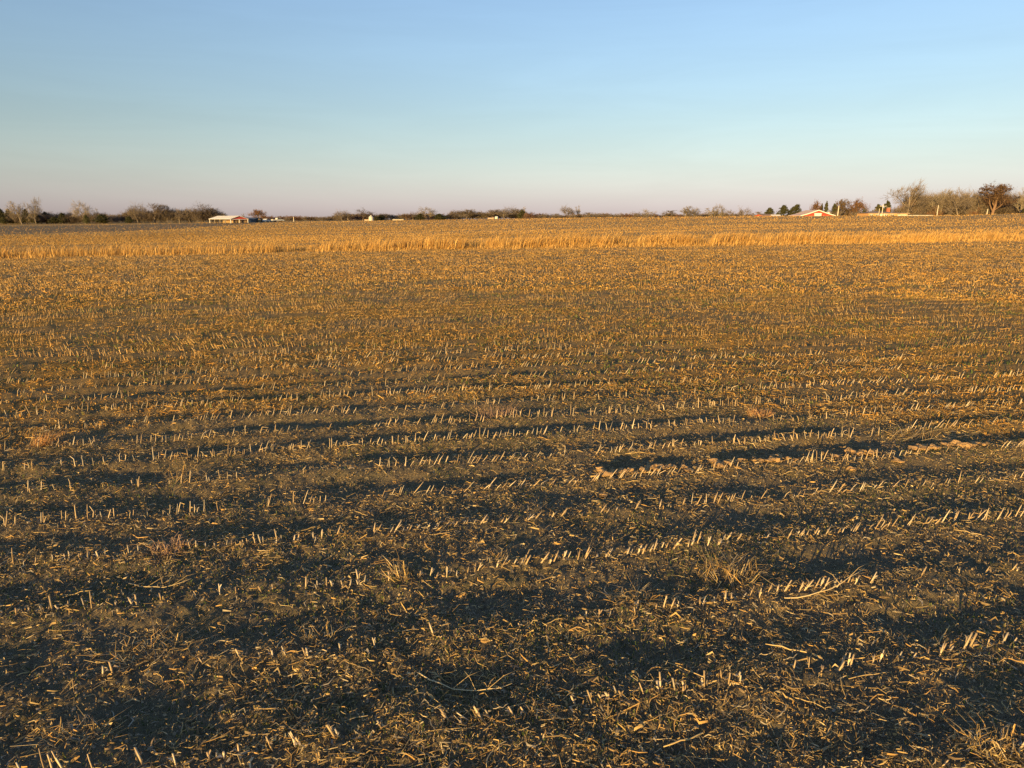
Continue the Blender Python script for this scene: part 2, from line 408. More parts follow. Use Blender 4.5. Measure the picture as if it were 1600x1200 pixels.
tag(obj('straw_litter', mesh_np('straw_litter', *res), M_STRAW), 'dry straw residue covering the stubble field out to the tall grass', 'straw', kind='stuff')

# loose crumbs of soil
def crumbs(n, r0, r1):
    x, y, r = scatter(n, r0, r1); m = 0.25 + 0.75 * sstep(0.42, 0.6, fbm(x * 1.1, y * 1.9, 181, 3)); k = rng.random(n) < m; x, y = x[k], y[k]; n = len(x)
    z = H(x, y); sz_ = 0.004 + 0.011 * rng.random(n) ** 3; th = rng.uniform(0, 6.28, n)
    V = np.zeros((n, 5, 3))
    for j in range(4):
        a = th + j * math.pi / 2; q = sz_ * rng.uniform(0.7, 1.3, n); V[:, j] = np.stack([x + q * np.cos(a), y + q * np.sin(a), z - 0.3 * sz_], -1)
    V[:, 4] = np.stack([x + rng.normal(0, 0.3, n) * sz_, y + rng.normal(0, 0.3, n) * sz_, z + sz_ * rng.uniform(0.7, 1.4, n)], -1)
    b = np.arange(n)[:, None] * 5; T = np.concatenate([np.concatenate([b + j, b + (j + 1) % 4, b + 4], 1) for j in range(4)])
    c = np.array([(0.30, 0.225, 0.14), (0.24, 0.19, 0.13), (0.36, 0.26, 0.15)])[rng.integers(0, 3, n)] * rng.uniform(0.8, 1.2, (n, 1))
    return V.reshape(-1, 3), None, T, np.repeat(c, 5, axis=0)
tag(obj('soil_crumbs', mesh_np('soil_crumbs', *crumbs(30000, 2.1, 9.5)), M_STRAW), 'loose crumbs of soil scattered between the stubble rows', 'soil', kind='stuff')

# low green weeds
GREEN = np.array([(0.08, 0.11, 0.032), (0.055, 0.085, 0.028), (0.12, 0.13, 0.045), (0.16, 0.145, 0.05)])
def weedmask(x, y):
    u, v = uv(x, y)
    return sstep(0.47, 0.64, fbm(u * 0.8, v * 1.2, 141, 3)) * 0.9 + 0.08
res = merge([chaff(95000, 2.1, 11, 0.024, 0.008, GREEN, weedmask, 0.7, -1), chaff(40000, 10, 30, 0.055, 0.024, GREEN, weedmask, 0.6)])
tag(obj('green_weeds', mesh_np('green_weeds', *res), M_GREEN), 'low green winter weeds growing flat between the stubble rows', 'weeds', kind='stuff')

# ------------------------------------------------------------------ stubble rows
STUBC = np.array([(0.45, 0.34, 0.215), (0.38, 0.275, 0.16), (0.50, 0.40, 0.27), (0.30, 0.21, 0.12), (0.35, 0.29, 0.21)])
def stub_points():
    X, Y, K_ = [], [], []
    k = 0
    for row in range(2, 82):
        v0 = row * PITCH_ROW
        if v0 > STRIP_V - 1.2: break
        half = 1.05 * (v0 + 1) + 3
        us = np.arange(-half, half * 1.25, 0.048) 
        us = us + rng.normal(0, 0.03, len(us))
        wob = 0.10 * (fbm(us * 0.25, np.full(len(us), v0 * 0.25), 3, 2) - 0.5)
        vs = v0 - wob + rng.normal(0, 0.014, len(us))
        dens = sstep(0.36, 0.56, fbm(us * 0.55, np.full(len(us), row * 3.7), 201, 2)) * 0.68 + 0.32
        dens *= np.where(v0 < 5.2, 1.05, 1.0)
        dens *= 0.45 + 1.0 * sstep(0.38, 0.58, vnoise(us * 3.1, np.full(len(us), row * 5.3), 231))
        ok = rng.random(len(us)) < dens * (1.0 if v0 < 22 else 0.7 if v0 < 32 else 0.5)
        x, y = unuv(us[ok], vs[ok]); f = (y > 0.8) & (np.abs(np.arctan2(x, y)) < AZMAX)
        X.append(x[f]); Y.append(y[f])
    return np.concatenate(X), np.concatenate(Y)
sx, sy = stub_points(); sz = H(sx, sy); sr = np.hypot(sx, sy)
leanu = fbm(sx * 0.35, sy * 0.35, 301, 2) - 0.5
vis = inview(sx, sy, sz, 0)
order = np.argsort(np.where(vis, sr, 1e9))
own = order[:300]
rest = np.ones(len(sx), bool); rest[own] = False

def lean_vec(i, n):
    """stubs lean along the row, more or less together along a stretch"""
    a = rng.normal(0, 0.15, n) + leanu[i] * 1.7 + 0.14
    b = rng.normal(0, 0.13, n)
    d = np.stack([a * RC - b * RS, a * RS + b * RC, np.ones(n)], -1)
    return d / np.linalg.norm(d, axis=1, keepdims=True)
def stub_stuff(idx, S, hs=1.0, rs=1.0):
    n = len(idx); d = lean_vec(idx, n); h = np.clip(rng.normal(0.088, 0.028, n), 0.025, 0.15) * hs
    b = np.stack([sx[idx], sy[idx], sz[idx] - 0.015], -1)
    P = np.stack([b, b + d * (h[:, None] + 0.015)], 1)
    r = rng.uniform(0.0026, 0.0045, n) * rs
    if S == 5:                                        # near enough to see that many are kinked or broken over
        t = rng.uniform(0.45, 0.8, (n, 1)); kink = rng.normal(0, 1, (n, 3)) * np.where(rng.random((n, 1)) < 0.15, 0.03, 0.004); kink[:, 2] = -np.abs(kink[:, 2])
        mid = P[:, 0] + (P[:, 1] - P[:, 0]) * t
        return tubes(np.stack([P[:, 0], mid, P[:, 1] + kink], 1), np.stack([r * 1.2, r, r * 0.85], -1), S, strawcol(n, 0.22, STUBC))
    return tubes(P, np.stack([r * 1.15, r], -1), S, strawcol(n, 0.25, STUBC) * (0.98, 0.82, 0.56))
ri = np.where(rest)[0]; nr = sr[ri] < 14
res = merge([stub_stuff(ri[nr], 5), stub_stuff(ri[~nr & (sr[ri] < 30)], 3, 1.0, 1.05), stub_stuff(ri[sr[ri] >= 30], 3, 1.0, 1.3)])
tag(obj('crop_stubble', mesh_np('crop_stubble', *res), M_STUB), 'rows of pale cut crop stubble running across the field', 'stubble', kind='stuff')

def stub_variant(k):
    """one cut stalk: ribbed stem, a node ring, slanted hollow cut top and a shred of leaf sheath"""
    g = np.random.default_rng(900 + k); h = g.uniform(0.045, 0.09); r = g.uniform(0.0036, 0.0052); S = 7
    zs = [-0.02, h * 0.30, h * 0.34, h * 0.38, h]; rs = [1.15, 1.0, 1.22, 1.0, 0.95]
    V = []; Q = []; T = []
    sl = g.uniform(-0.9, 0.9); bx = g.uniform(-0.004, 0.004)
    for z, q in zip(zs, rs):
        for i in range(S):
            t = 2 * math.pi * i / S; rr = r * q * (1 + 0.08 * math.cos(2 * t + k))
            zz = z + (r * sl * math.cos(t + k) if z == h else 0)
            V.append((rr * math.cos(t) + bx * (z / h) ** 2, rr * math.sin(t), zz))
    for l in range(4):
        for i in range(S): Q.append((l * S + i, l * S + (i + 1) % S, (l + 1) * S + (i + 1) % S, (l + 1) * S + i))
    c = len(V); V.append((bx, 0, h - r * 0.9))
    for i in range(S): T.append((4 * S + i, 4 * S + (i + 1) % S, c))
    a = g.uniform(0, 6.28); b = len(V)
    for (q, zz, w) in ((1.2, h * 0.38, 0.005), (2.6 + g.random(), h * 0.62, 0.007), (5.5 + 3 * g.random(), h * (0.45 + 0.4 * g.random()), 0.002)):
        for s in (-1, 1): V.append((r * q * math.cos(a) - s * w * math.sin(a), r * q * math.sin(a) + s * w * math.cos(a), zz))
    Q += [(b, b + 1, b + 3, b + 2), (b + 2, b + 3, b + 5, b + 4)]
    col = np.tile(STUBC[k % len(STUBC)], (len(V), 1)); col[c] *= 0.5
    return mesh_np('cut_stub', V, np.array(Q), np.array(T), col)
SV = [stub_variant(k) for k in range(8)]
for m_ in SV: m_.materials.append(M_STUB)
dv = lean_vec(own, 300)
for k, i in enumerate(own):
    o = obj('cut_stub', SV[k % 8], None, None, (sx[i], sy[i], sz[i]))
    q = Vector(dv[k]).to_track_quat('Z', 'Y'); o.rotation_mode = 'QUATERNION'
    o.rotation_quaternion = q @ Matrix.Rotation(rng.uniform(0, 6.28), 3, 'Z').to_quaternion()
    s = rng.uniform(0.8, 1.15); o.scale = (s, s, s * rng.uniform(0.7, 1.25))
    tag(o, 'short pale cut crop stub standing in the stubble rows close to the camera', 'stub', 'cut stubs standing close to the camera')

# ------------------------------------------------------------------ fallen stalks, the ones large enough to pick out
def stalk_variant(k):
    g = np.random.default_rng(500 + k); ln = g.uniform(0.09, 0.17) if k % 4 else g.uniform(0.22, 0.34); r = g.uniform(0.0028, 0.0055); K = 6
    P = np.zeros((1, K, 3)); kink = g.uniform(-0.3, 0.3); bend = g.normal(0, 0.025)
    for j in range(K):
        t = j / (K - 1); P[0, j] = ((t - 0.5) * ln, bend * 4 * t * (1 - t) + (kink * (t - 0.6) * ln * 0.6 if t > 0.6 else 0), 0.008 + (0.05 * g.random() * t if k % 3 == 0 else 0.006 * g.random()))
    parts = [tubes(P, r * np.array([[1.1, 1, 1.0, 0.95, 0.9, 0.6]]), 5, STRAW[[k % 8]] * 0.9)]
    for _ in range(2 if k % 2 else 0):
        j = g.integers(1, K - 1); p = P[0, j]; d = np.array([g.normal(0, 1), g.normal(0, 1), abs(g.normal(0, 0.5))]); d /= np.linalg.norm(d); L_ = g.uniform(0.05, 0.13)
        Q = np.array([[p, p + d * L_ * 0.5 + (0, 0, 0.012), p + d * L_]]); Q[0, :, 2] = np.maximum(Q[0, :, 2], 0.004)
        sd_ = np.cross(d, (0, 0, 1.0)); sd_ /= np.linalg.norm(sd_) + 1e-6
        parts.append(ribbons(Q, np.array([[0.006, 0.011, 0.002]]), sd_[None], STRAW[[(k + 2) % 8]]))
    return mesh_np('fallen_stalk', *merge(parts))
FV = [stalk_variant(k) for k in range(14)]
for m_ in FV: m_.materials.append(M_STUB)
n = 0
while n < 300:
    x, y, r = scatter(1, 2.4, 9.0, 0.4); x, y = x[0], y[0]
    if not inview(x, y, Hs(x, y), 0) or rng.random() > 0.15 + float(cover(np.array([x]), np.array([y]))[0]): continue
    z = Hs(x, y); e = 0.12
    th = rng.uniform(0, 6.28) if rng.random() < 0.5 else rng.normal(ROW, 0.5)
    dz = (Hs(x + math.cos(th) * e, y + math.sin(th) * e) - Hs(x - math.cos(th) * e, y - math.sin(th) * e)) / (2 * e)
    o = obj('fallen_stalk', FV[n % 14], None, None, (x, y, z + 0.010))
    o.rotation_euler = (0, -math.atan(dz) - abs(rng.normal(0, 0.07)), th); s = rng.uniform(0.45, 0.85); o.scale = (s, s, s)
    tag(o, 'dry tan fallen stalk lying loose among the near stubble rows', 'stalk', 'fallen stalks lying on the soil'); n += 1

# ------------------------------------------------------------------ soil clods thrown up beside the rut
def clod_variant(k):
    import bmesh
    bm = bmesh.new(); bmesh.ops.create_icosphere(bm, subdivisions=2, radius=1.0); g = np.random.default_rng(70 + k)
    ph = g.uniform(0, 6.28, 9)
    for v in bm.verts:
        c = v.co; d = 1 + 0.22 * math.sin(2.1 * c.x + ph[0]) * math.cos(1.7 * c.y + ph[1]) + 0.16 * math.sin(4.3 * c.z + ph[2] + 3 * c.x) + g.normal(0, 0.20)
        v.co = c * d
        v.co.z *= 0.72
    me = bpy.data.meshes.new('soil_clod'); bm.to_mesh(me); bm.free(); me.materials.append(M_CLOD); return me
CV = [clod_variant(k) for k in range(6)]
spots = []
p0 = gnd(935, 744); p1 = gnd(1545, 702)
for k in range(270):
    t = rng.random(); c = fbm(np.array([t * 14.0]), np.array([0.5]), 400, 2)[0]
    if c < 0.40 and rng.random() < 0.8: continue
    big = rng.random()
    spots.append((p0[0] + (p1[0] - p0[0]) * t + rng.normal(0, 0.02), p0[1] + (p1[1] - p0[1]) * t + rng.normal(0, 0.045), 0.012 + 0.034 * big ** 2))
for px, py, s in ((1402, 730, 0.045), (943, 776, 0.035), (1075, 741, 0.03), (1330, 741, 0.03), (1505, 706, 0.04)):
    x, y = gnd(px, py); spots.append((x, y, s))
for k, (x, y, s) in enumerate(spots):
    o = obj('soil_clod', CV[k % 6], None, None, (x, y, Hs(x, y) + s * 0.6)); o.scale = (s * rng.uniform(0.9, 1.7), s * rng.uniform(0.7, 1.2), s * rng.uniform(0.6, 1.1)); o.rotation_euler = (0, 0, rng.uniform(0, 6.28))
    tag(o, 'crumbly tan soil clod in the line of clods along the wheel rut', 'soil clod', 'soil clods along the wheel rut')

# ------------------------------------------------------------------ dry weed clumps that stand out from the rows
def weed_clump(px, py, rad, h, n, label, lean=(0, 0), col=0, spread=1.0, name='dry_grass_clump', cat='grass clump'):
    n = int(n * 1.7); x, y = gnd(px, py); z = Hs(x, y); root = empty(name, (x, y, z))
    pal = [STRAW * 1.05, np.array([(0.55, 0.28, 0.12), (0.46, 0.25, 0.11), (0.50, 0.34, 0.18)]), np.array([(0.40, 0.26, 0.17), (0.33, 0.21, 0.14)])][col]
    th = rng.uniform(0, 2 * math.pi, n); rr = rad * np.sqrt(rng.random(n)) * 0.95
    b = np.stack([rr * np.cos(th), rr * np.sin(th) * 0.7, np.full(n, -0.01)], -1)
    out = rng.uniform(-0.4, 0.7, n) * rad * spread; hh = h * rng.uniform(0.45, 1.1, n)
    tip = b + np.stack([np.cos(th) * out + lean[0] * hh, np.sin(th) * out + lean[1] * hh, hh * rng.uniform(0.15, 1.0, n)], -1) + rng.normal(0, 0.42 * rad, (n, 3)) * (1, 1, 0.35)
    mid = (b + tip) / 2 + np.stack([rng.normal(0, 0.16 * rad, n), rng.normal(0, 0.16 * rad, n), hh * rng.uniform(-0.1, 0.4, n)], -1); tip[:, 2] = np.maximum(tip[:, 2], 0.006)
    P = np.stack([b, mid, tip], 1); ns = n // 3
    obj('stems', mesh_np('stems', *tubes(P[:ns], np.tile([[0.0020, 0.0016, 0.0009]], (ns, 1)), 3, strawcol(ns, 0.2, pal))), M_STRAW, root)
    P2 = P[ns:]; P2[:, 2, 2] *= 0.75; m = n - ns; sa = rng.uniform(0, math.pi, m)
    obj('leaves', mesh_np('leaves', *ribbons(P2, np.tile([[0.004, 0.0055, 0.0015]], (m, 1)), np.stack([np.cos(sa), np.sin(sa), np.zeros(m)], -1), strawcol(m, 0.2, pal))), M_STRAW, root)
    return tag(root, label, cat)
weed_clump(62, 690, 0.13, 0.22, 90, 'thick rusty dry grass clump leaning over beside a dark hollow', (0.7, 0), 1)
weed_clump(1186, 652, 0.14, 0.14, 110, 'rounded orange dry grass mound among the middle stubble rows', (0, 0), 1, 1.2)
weed_clump(775, 652, 0.22, 0.30, 60, 'tall reddish branching dry weed in the middle of the stubble', (0, 0), 2)
weed_clump(290, 745, 0.26, 0.26, 40, 'loose fan of thin dry stems bending over a stubble row', (0.5, 0), 0)
weed_clump(262, 858, 0.14, 0.15, 60, 'short bristly reddish tuft on a bare soil patch', (0, 0), 2)
weed_clump(630, 905, 0.10, 0.22, 34, 'slender dry weed tilted back with one long bare stem', (-0.4, 0.1), 0)
weed_clump(498, 995, 0.10, 0.13, 34, 'small spiky dry weed below the bristly reddish tuft', (0, 0), 0)
weed_clump(1140, 905, 0.22, 0.20, 90, 'sprawling tangle of golden dry stems beside a long forked twig', (-0.1, 0), 0, 1.3)
weed_clump(985, 940, 0.14, 0.07, 90, 'flat matted patch of golden dry grass by a dark soil hollow', (0, 0), 0, 1.4)
weed_clump(1400, 1010, 0.10, 0.07, 26, 'low star of thick dry stalks radiating from one crown', (0, 0), 0, 1.6)
weed_clump(1555, 1190, 0.13, 0.10, 80, 'shaggy golden dry grass tuft at the lower picture corner', (0.1, 0), 0, 1.2)
weed_clump(240, 1015, 0.20, 0.10, 90, 'wide tangled patch of dry stems over dark green weeds', (0, 0), 0, 1.2)
weed_clump(1420, 690, 0.32, 0.16, 70, 'bundle of long bent stalks swept sideways above the clod line', (1.3, 0.2), 0, 0.9)
weed_clump(120, 1150, 0.14, 0.10, 60, 'dense brown dry tuft near the lower picture corner', (0, 0), 0, 1.2)
weed_clump(780, 880, 0.13, 0.09, 50, 'little golden tuft in the centre of the bare soil', (0, 0), 0, 1.2)
def twig(px, py, px2, py2, label, r=0.0036):
    x, y = gnd(px, py); x2, y2 = gnd(px2, py2); n = 9; P = np.zeros((1, n, 3))
    for k in range(n):
        t = k / (n - 1); xx = x + (x2 - x) * t; yy = y + (y2 - y) * t - 0.07 * 4 * t * (1 - t)
        P[0, k] = (xx - x, yy - y, Hs(xx, yy) - Hs(x, y) + 0.02 + 0.04 * t * t)
    parts = [tubes(P, r * np.linspace(1.2, 0.5, n)[None], 6, STRAW[[2]])]
    for j, s in ((3, 1), (5, -1), (6, 1)):
        d = np.array([0.12 * s + 0.05, 0.10, 0.05]); parts.append(tubes(np.array([[P[0, j], P[0, j] + d * 0.5 + (0, 0, 0.02), P[0, j] + d]]), r * np.array([[0.6, 0.45, 0.25]]), 4, STRAW[[0]]))
    o = obj('fallen_twig', mesh_np('fallen_twig', *merge(parts)), M_STUB, None, (x, y, Hs(x, y))); return tag(o, label, 'twig')
twig(1225, 945, 1348, 908, 'long pale forked twig curving up from the sprawling golden weed')
twig(655, 1055, 800, 1078, 'long thin dead stalk lying bent across open soil', 0.003)
twig(200, 905, 300, 912, 'pale flat stalk lying across the row at the dim near edge', 0.0035)

# ------------------------------------------------------------------ strip of tall dry grass across the field
GOLD = np.array([(0.60, 0.36, 0.115), (0.52, 0.29, 0.085), (0.66, 0.43, 0.16), (0.44, 0.25, 0.08), (0.33, 0.20, 0.085)])
def strip(n, depth0, depth1, hmin, hmax, w, usp=(-60, 105)):
    u = rng.uniform(usp[0], usp[1], n); v = STRIP_V + rng.uniform(depth0, depth1, n) + 1.6 * (fbm(u * 0.35, u * 0.0 + 0.5, 621, 3) - 0.5)
    m = sstep(0.30, 0.55, fbm(u * 0.30, v * 0.30, 601, 3)); m = m * (0.42 + 0.58 * sstep(-8, 12, u)) + 0.02 + 0.14 * sstep(-5, 12, u)
    keep = rng.random(n) < m; u, v, m = u[keep], v[keep], m[keep]; n = len(u)
    x, y = unuv(u, v); z = H(x, y)
    hh = rng.uniform(hmin, hmax, n) * (0.72 + 0.55 * fbm(u * 1.6, v * 1.2, 611, 3)) * (0.55 + 0.45 * np.clip(m, 0, 1)) * np.where(u > 45, 0.8, 1.0)
    le = rng.normal(0.30, 0.20, n); lb = rng.normal(-0.05, 0.18, n)
    b = np.stack([x, y, z - 0.02], -1)
    mid = b + np.stack([le * hh * 0.22, lb * hh * 0.3, hh * 0.6], -1); tip = b + np.stack([le * hh * 0.8, lb * hh, hh], -1)
    sa = rng.uniform(0, math.pi, n); side = np.stack([np.cos(sa), np.sin(sa), np.zeros(n)], -1)
    W = w * rng.uniform(0.6, 1.4, n)
    return ribbons(np.stack([b, mid, tip], 1), np.stack([W, W * 0.9, W * 0.25], -1), side, strawcol(n, 0.2, GOLD))
res = merge([strip(44000, 0, 2.6, 0.45, 1.32, 0.026), strip(16000, 2.5, 7, 0.2, 0.8, 0.035), strip(22000, -2.2, 1.0, 0.08, 0.45, 0.030)])
tag(obj('tall_dry_grass', mesh_np('tall_dry_grass', *res), M_GRASS), 'strip of tall golden dry grass crossing the field beyond the stubble', 'grass', kind='stuff')
# the golden field beyond
def farfield(n, r0, r1, h, w):
    x, y, r = scatter(n, r0, r1, 0.9); u, v = uv(x, y)
    inside = (y > 165 + 0.62 * (x + 120) + 6 * np.sin(x * 0.05)) & (y < 288 + 0.12 * (x + 250)) & (x < -100)
    rc = np.interp(np.arctan2(x, y), _caz, _cr)
    band = 0.25 + 0.75 * sstep(0.3, 0.65, fbm(u * 0.02, v * 0.16, 640, 3))
    keep = (v > STRIP_V + 1.5) & (~inside | (rng.random(n) < 0.30)) & (r < rc + 25) & (rng.random(n) < band); x, y, r = x[keep], y[keep], r[keep]; n = len(x)
    z = H(x, y); sc_ = np.clip(r / 90, 0.8, 3.0)
    hh = h * rng.uniform(0.5, 1.2, n) * np.sqrt(sc_); W = w * rng.uniform(0.6, 1.4, n) * sc_
    b = np.stack([x, y, z - 0.02], -1); tip = b + np.stack([rng.normal(0.1, 0.25, n) * hh, rng.normal(0, 0.25, n) * hh, hh], -1)
    sa = rng.normal(0, 0.7, n); side = np.stack([np.cos(sa), np.sin(sa), np.zeros(n)], -1)
    return ribbons(np.stack([b, tip], 1), np.stack([W, W * 0.5], -1), side, strawcol(n, 0.12, GOLD) * ((0.46 + 0.5 * fbm(x * 0.03, y * 0.06, 650, 3)) * (0.85 + 0.2 * sstep(-80, 60, x)))[:, None])
res = farfield(270000, 64, 360, 0.118, 0.056)
tag(obj('golden_field_stubble', mesh_np('golden_field_stubble', *res), M_GRASS), 'golden stubble of the far field behind the tall grass strip', 'stubble', kind='stuff')
# ------------------------------------------------------------------ trees
def perp(d):
    a = np.cross(d, (0.3, 0.2, 1.0)); return a / (np.linalg.norm(a) + 1e-9)
class Grow:
    def __init__(s, seed): s.g = np.random.default_rng(seed); s.seg = {0: [], 1: [], 2: []}; s.tw = []; s.tips = []
    def branch(s, p, d, L, r, lev, P):
        g = s.g; K = 4; pts = [p]; dd = d.copy(); wob = P['wob']
        for k in range(1, K):
            dd = dd + g.normal(0, wob, 3) + np.array(P['wind']) * 0.06 * lev; dd[2] += P['up'] * (0.15 if lev else 0.02); dd /= np.linalg.norm(dd)
            pts.append(pts[-1] + dd * L / (K - 1))
        s.seg[min(lev, 2)].append((np.array(pts), np.linspace(r, r * (0.62 if lev == 0 else 0.4), K)))
        if lev == P['levels']:
            s.tips.append(pts[-1])
            for _ in range(P['twigs']):
                t = g.uniform(0.2, 1); q = pts[0] + (pts[-1] - pts[0]) * t; v = dd + g.normal(0, 0.65, 3); v[2] += 0.15; v /= np.linalg.norm(v)
                l = L * g.uniform(0.5, 1.0); m = q + v * l * 0.5 + g.normal(0, 0.04, 3) * l; s.tw.append((q, m, q + v * l + np.array(P['wind']) * 0.15 * l))
            return
        n = P['kids'][lev]
        for i in range(n):
            t = P['first'] + (1 - P['first']) * (i + g.uniform(0.2, 0.8)) / n if lev == 0 else g.uniform(0.25, 1.0)
            f = t * (K - 1); k = min(int(f), K - 2); q = pts[k] + (pts[k + 1] - pts[k]) * (f - k)
            ax = pts[k + 1] - pts[k]; ax /= np.linalg.norm(ax); a = perp(ax); b = np.cross(ax, a); th = g.uniform(0, 2 * math.pi) if lev else i * 2.4 + g.uniform(-0.4, 0.4)
            sp = R(g.uniform(*P['ang'])); v = ax * math.cos(sp) + (a * math.cos(th) + b * math.sin(th)) * math.sin(sp)
            s.branch(q, v, L * P['ratio'] * g.uniform(0.7, 1.2) * (1.25 - 0.55 * t if lev == 0 else 1), r * 0.55 * (1 - 0.4 * t) + 0.004, lev + 1, P)
BARK = {'pale': (0.21, 0.175, 0.14), 'grey': (0.165, 0.132, 0.105), 'dark': (0.11, 0.085, 0.068), 'red': (0.165, 0.105, 0.075)}
def tree_meshes(seed, style='spread', bark='grey', leaf=None, wind=0.3):
    """unit trees about 10 m high; returns (trunk mesh, crown mesh)"""
    P = dict(levels=3, kids=(8, 6, 6), twigs=9, first=0.30, ang=(28, 62), ratio=0.60, wob=0.13, up=0.5, wind=(wind, 0, 0), L=6.2, r=0.23)
    if style == 'tall': P.update(first=0.22, ang=(18, 42), L=7.0, ratio=0.52, up=0.9)
    if style == 'round': P.update(first=0.22, kids=(9, 6, 6), ang=(35, 72), L=5.0, ratio=0.66, up=0.25)
    if style == 'shrub': P.update(levels=2, kids=(6, 6), first=0.10, ang=(15, 55), L=4.6, ratio=0.62, up=0.5, twigs=12, r=0.06)
    if style == 'lean': P.update(first=0.25, ang=(22, 55), L=6.4, up=0.45, wind=(0.9, 0, 0))
    g = Grow(seed)
    if style == 'shrub':
        for i in range(7):
            th = i * 0.9 + g.g.uniform(0, 0.5); d = np.array([0.5 * math.cos(th), 0.5 * math.sin(th), 1.0]); d /= np.linalg.norm(d)
            g.branch(np.array([0.5 * math.cos(th), 0.5 * math.sin(th), -0.1]), d, P['L'] * g.g.uniform(0.7, 1.1), P['r'], 0, P)
    else:
        d0 = np.array([0.10 * g.g.normal() + wind * 0.3, 0.05 * g.g.normal(), 1.0]); g.branch(np.array([0, 0, -0.3]), d0 / np.linalg.norm(d0), P['L'], P['r'], 0, P)
    c = np.array(BARK[bark])
    def pack(ls, S):
        pts = np.array([a for a, _ in ls]); rs = np.array([b for _, b in ls]); return tubes(pts, np.maximum(rs, 0.008), S, np.tile(c, (len(ls), 1)) * g.g.uniform(0.85, 1.15, (len(ls), 1)))
    trunk = merge([pack(g.seg[0], 6), pack(g.seg[1], 4)]) if g.seg[1] else pack(g.seg[0], 5)
    tw = np.array(g.tw); n = len(tw); sa = g.g.uniform(0, math.pi, n); side = np.stack([np.cos(sa), np.sin(sa), g.g.normal(0, 0.4, n)], -1)
    w = 0.034 if style != 'shrub' else 0.042
    parts = [pack(g.seg[2], 3), ribbons(tw, np.tile([[w, w * 0.8, w * 0.4]], (n, 1)), side, np.tile(c * 1.05, (n, 1)) * g.g.uniform(0.8, 1.2, (n, 1)))]
    if leaf is not None:
        ti = tw[:, 1:].reshape(-1, 3); m = len(ti); m2 = int(m * leaf[1]); ti = ti[g.g.permutation(m)[:m2]]
        ti = ti + g.g.normal(0, 0.12, ti.shape); a = g.g.normal(0, 1, (m2, 3)); a /= np.linalg.norm(a, axis=1, keepdims=True)
        b = np.cross(a, g.g.normal(0, 1, (m2, 3))); b /= np.linalg.norm(b, axis=1, keepdims=True)
        parts.append(ribbons(np.stack([ti - a * 0.11, ti + a * 0.11], 1), np.full((m2, 2), 0.16), b, np.tile(np.array(leaf[0]), (m2, 1)) * g.g.uniform(0.6, 1.4, (m2, 1))))
    cm = mesh_np('crown', *merge(parts)); tm = mesh_np('trunk', *trunk)
    top = np.percentile(tw[..., 2], 97.5); wid = np.percentile(np.hypot(tw[..., 0], tw[..., 1]), 80)
    tm.materials.append(M_BARK); cm.materials.append(M_LEAF if leaf is not None else M_BARK)
    return tm, cm, float(top), float(wid)
def cedar_meshes(seed, lean=0.0, wide=1.0, col=(0.060, 0.060, 0.028)):
    g = np.random.default_rng(seed); h = 6.0; tiers = 60; parts = []
    tr = np.array([[(0, 0, -0.3), (0.1 + lean * 0.6, 0, h * 0.35), (lean * 1.6, 0, h * 0.7), (lean * 2.6, 0, h * 0.97)]]); trunk = tubes(tr, np.array([[0.2, 0.15, 0.09, 0.02]]), 6, np.array([BARK['dark']]))
    C, N, S = [], [], []
    for i in range(tiers):
        t = (i + g.random()) / tiers; z = h * (0.08 + 0.92 * t); rad = wide * (2.0 * math.sqrt(max(0.0, 1 - t ** 1.7)) * (1 - 0.35 * t) + 0.12) * (0.55 + 0.65 * g.random()) * (0.6 + 0.4 * min(1, t * 6))
        th = g.uniform(0, 2 * math.pi); ex = 1 + (0.35 if math.cos(th) * lean > 0 else -0.2) * (abs(lean) > 0)
        for k in range(54):
            q = rad * ex * math.sqrt(g.random()); a = th + g.normal(0, 0.45)
            C.append((q * math.cos(a) + lean * 2.6 * (z / h) ** 1.3, q * math.sin(a), z + 0.30 * q + g.normal(0, 0.16)))
    C = np.array(C); m = len(C); a = g.normal(0, 1, (m, 3)); a[:, 2] = np.abs(a[:, 2]) + 0.5; a /= np.linalg.norm(a, axis=1, keepdims=True)
    b = np.cross(a, g.normal(0, 1, (m, 3))); b /= np.linalg.norm(b, axis=1, keepdims=True)
    cr = ribbons(np.stack([C - a * 0.16, C + a * 0.16], 1), np.tile([[0.16, 0.05]], (m, 1)), b, np.array(col) * g.uniform(0.6, 1.5, (m, 1)))
    tm = mesh_np('trunk', *trunk); cm = mesh_np('crown', *cr); tm.materials.append(M_BARK); cm.materials.append(M_LEAF)
    return tm, cm, h * 1.03, 1.9 * wide
PROTO = {
    'pale': [tree_meshes(11, 'spread', 'pale'), tree_meshes(12, 'tall', 'pale'), tree_meshes(13, 'round', 'pale')],
    'bare': [tree_meshes(21, 'spread', 'grey'), tree_meshes(22, 'round', 'grey'), tree_meshes(23, 'tall', 'grey'), tree_meshes(24, 'round', 'grey')],
    'dark': [tree_meshes(31, 'spread', 'dark'), tree_meshes(32, 'round', 'dark')],
    'lean': [tree_meshes(41, 'lean', 'grey'), tree_meshes(42, 'lean', 'pale')],
    'oak': [tree_meshes(51, 'round', 'dark', ((0.17, 0.085, 0.04), 0.55)), tree_meshes(52, 'tall', 'red', ((0.13, 0.08, 0.05), 0.16)), tree_meshes(53, 'lean', 'dark', ((0.13, 0.085, 0.045), 0.7))],
    'cedar': [cedar_meshes(61), cedar_meshes(62, 0, 1.15), cedar_meshes(63, 0, 0.85)],
    'blown': [cedar_meshes(71, 0.55, 1.0), cedar_meshes(72, 0.8, 1.05)],
}
